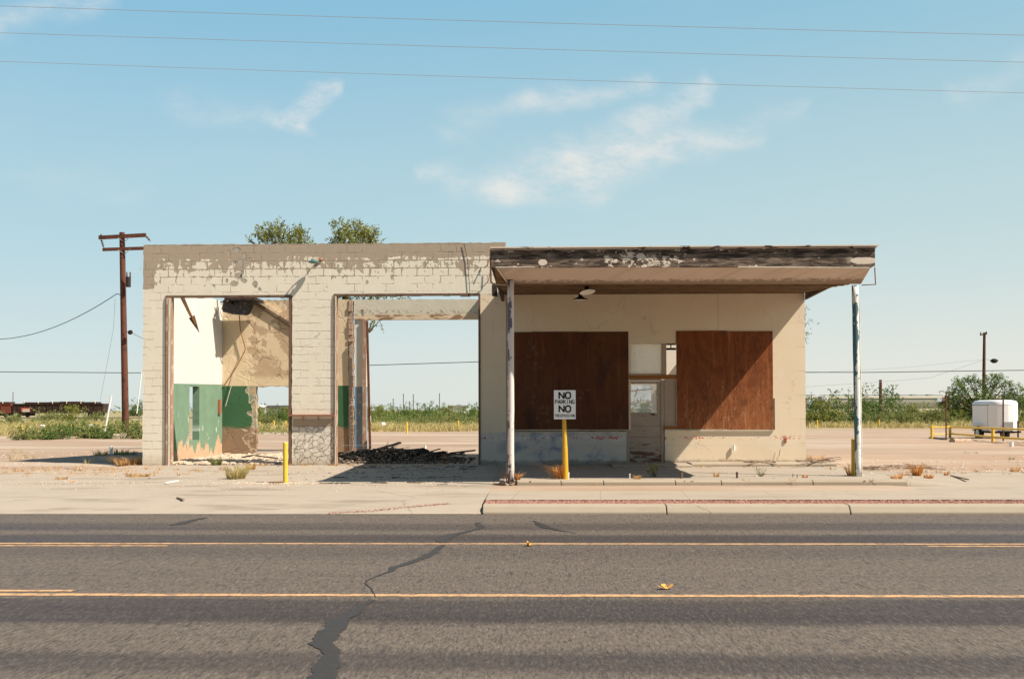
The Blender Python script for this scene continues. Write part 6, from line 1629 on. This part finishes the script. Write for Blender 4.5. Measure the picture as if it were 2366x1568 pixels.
# broken island end by the left column, with a coil of rusty wire
m_ = MB(); r2 = random.Random(8)
for _ in range(60): random.seed(_ + 9); m_.rock(G(1172 + r2.gauss(0, 9), 1116 + r2.uniform(-4, 7), .16) + Vector((0, .15, r2.random() * .08)), r2.uniform(.02, .06), .7)
tag(m_.build('broken_kerb_rubble', 'chip_stone'), 'crumbled concrete chunks at the left end of the island', 'rubble', kind='stuff')
c_ = G(1165, 1107, .27); pts = [c_ + Vector((.07 * math.cos(t * .7) + t * .004, .05 * math.sin(t * .7), .07 + .05 * math.sin(t * .9 + 1))) for t in range(24)]
tag(MB().tube(pts, .008, 5).build('wire_coil', 'rust'), 'rusty coil of wire at the left canopy column foot', 'wire')
# twig heap by the right corner of the station, litter along the right dirt edge
def heap(x0, x1, y0, y1, zg, n, L, hh, mat, label, name='twig_heap'):
    m_ = MB(); r2 = random.Random(int(x0))
    for _ in range(n):
        p = G(r2.uniform(x0, x1), r2.uniform(y0, y1), zg) + Vector((0, 0, r2.random() * hh)); a = r2.uniform(-.6, .6) + (3.14 if r2.random() < .5 else 0); l = L * r2.uniform(.4, 1.2)
        m_.bar(p, p + Vector((math.cos(a) * l, math.sin(a) * l, r2.uniform(-.06, .06))), .02 * r2.uniform(.6, 1.8), .012)
    return tag(m_.build(name, mat), label, 'twigs')
heap(1868, 1915, 1070, 1078, .27, 70, .35, .16, 'grey_wood', 'heap of dry twigs at the right corner of the station')
heap(1990, 2150, 1078, 1084, .24, 60, .35, .05, 'grey_wood', 'scattered flat twigs along the right edge of the concrete')
heap(1988, 2040, 1099, 1105, .20, 40, .16, .04, 'litter_white', 'pale splinters right of the right canopy column')
heap(2055, 2105, 1108, 1117, .17, 60, .14, .05, 'log_wood', 'chips and straw round the orange tuft at the island end')
heap(1710, 1760, 1066, 1069, .35, 14, .4, .03, 'grey_wood', 'thin sticks at the foot of the office wall, right')
heap(2280, 2366, 1024, 1030, .2, 30, .5, .08, 'grey_wood', 'brush lying at the foot of the pipe fence')
ds = MB(); limb(ds, G(1790, 1068, .35) + Vector((0, -.05, 0)), W(1801, 1052, 25.8), .02, .014, r4, 3); limb(ds, W(1800, 1054, 25.8), W(1803, 1036, 25.85), .012, .005, r4, 3); limb(ds, G(1787, 1068, .35), W(1791, 1046, 25.85), .022, .01, r4, 3)
tag(ds.build('dead_stick', 'grey_wood'), 'forked dead stick leaning on the office wall, right', 'stick')
# thin wires on the garage front and strung low along the station
wire([W(1072, 563, 25.97), W(1080, 600, 25.97), W(1086, 680, 25.97)], .008, 'thin loose wire hanging from the parapet over the right bay', 'wire_dark', name='loose_wire')
wire([W(1136, 610, 25.9), W(1128, 650, 25.93), W(1118, 660, 25.95), W(1112, 664, 25.96)], .011, 'reddish cable looping from the canopy corner to the garage wall', 'rust', name='loose_cable')
wire([W(1133, 590, 25.9), W(1127, 612, 25.85), W(1118, 619, 25.9)], .012, 'short reddish cable at the canopy top corner', 'rust', name='loose_cable')
wire([W(x, y, 25.6) for x, y in ((790, 1028.5), (1100, 1028.8), (1500, 1028.2), (1862, 1029))], .0028, 'fine wire strung low across the front of the station', 'wire_grey', name='strung_wire')
for nm in ('white_post',):
    e = W(848, 975, 80); tag(MB().tube([W(854.5, 975, 82), W(854.5, 960, 82)], .09, 8).build('marker_post', 'pvc_white'), 'short white post beside the rusty rear post', 'post')

m_ = MB(); r2 = random.Random(91)      # tiny dry sprigs in the joints and dirt
for _ in range(230):
    k = r2.random()
    if k < .45: X, Y = r2.uniform(-13, -7), r2.gauss(24.2, .8)
    elif k < .6: X, Y = r2.uniform(-7, -1.6), r2.gauss(25.85, .05)
    elif k < .8: X, Y = r2.uniform(-.6, 7), r2.choice((r2.gauss(20.25, .04), r2.gauss(24.85, .08)))
    else: X, Y = r2.uniform(6.8, 12), r2.gauss(23.6, .5)
    if Y > 25.95: continue
    zz = max(cz(X, Y), gz(X, Y)) if X < -1.4 else (.262 if (X < 7.3 and Y > 20.3) else (.146 if Y < 20.3 else .22))
    blades(m_, X, Y, zz, r2.randint(8, 22), r2.uniform(.04, .12), r2.uniform(.03, .09), r2, wd=.004, curve=.9)
tag(m_.build('dry_sprigs', 'grass_dry'), 'tiny dry weeds sprouting from joints and dirt all over the lot', 'weeds', kind='stuff')
m_ = MB()
for _ in range(1500):
    k = r2.random()
    if k < .6: X = r2.uniform(8, 24); Y = 23.2 + abs(r2.gauss(0, 2.5))
    else: X = r2.uniform(-26, -10.6); Y = r2.uniform(24.8, 34)
    random.seed(_); m_.rock((X, Y, max(gz(X, Y), .2 if Y < 24 else 0)), r2.choice((.012, .02, .03, .045)), .5)
tag(m_.build('lot_stones', 'chip_stone'), 'small stones scattered over the bare dirt beside the station', 'stones', kind='stuff')
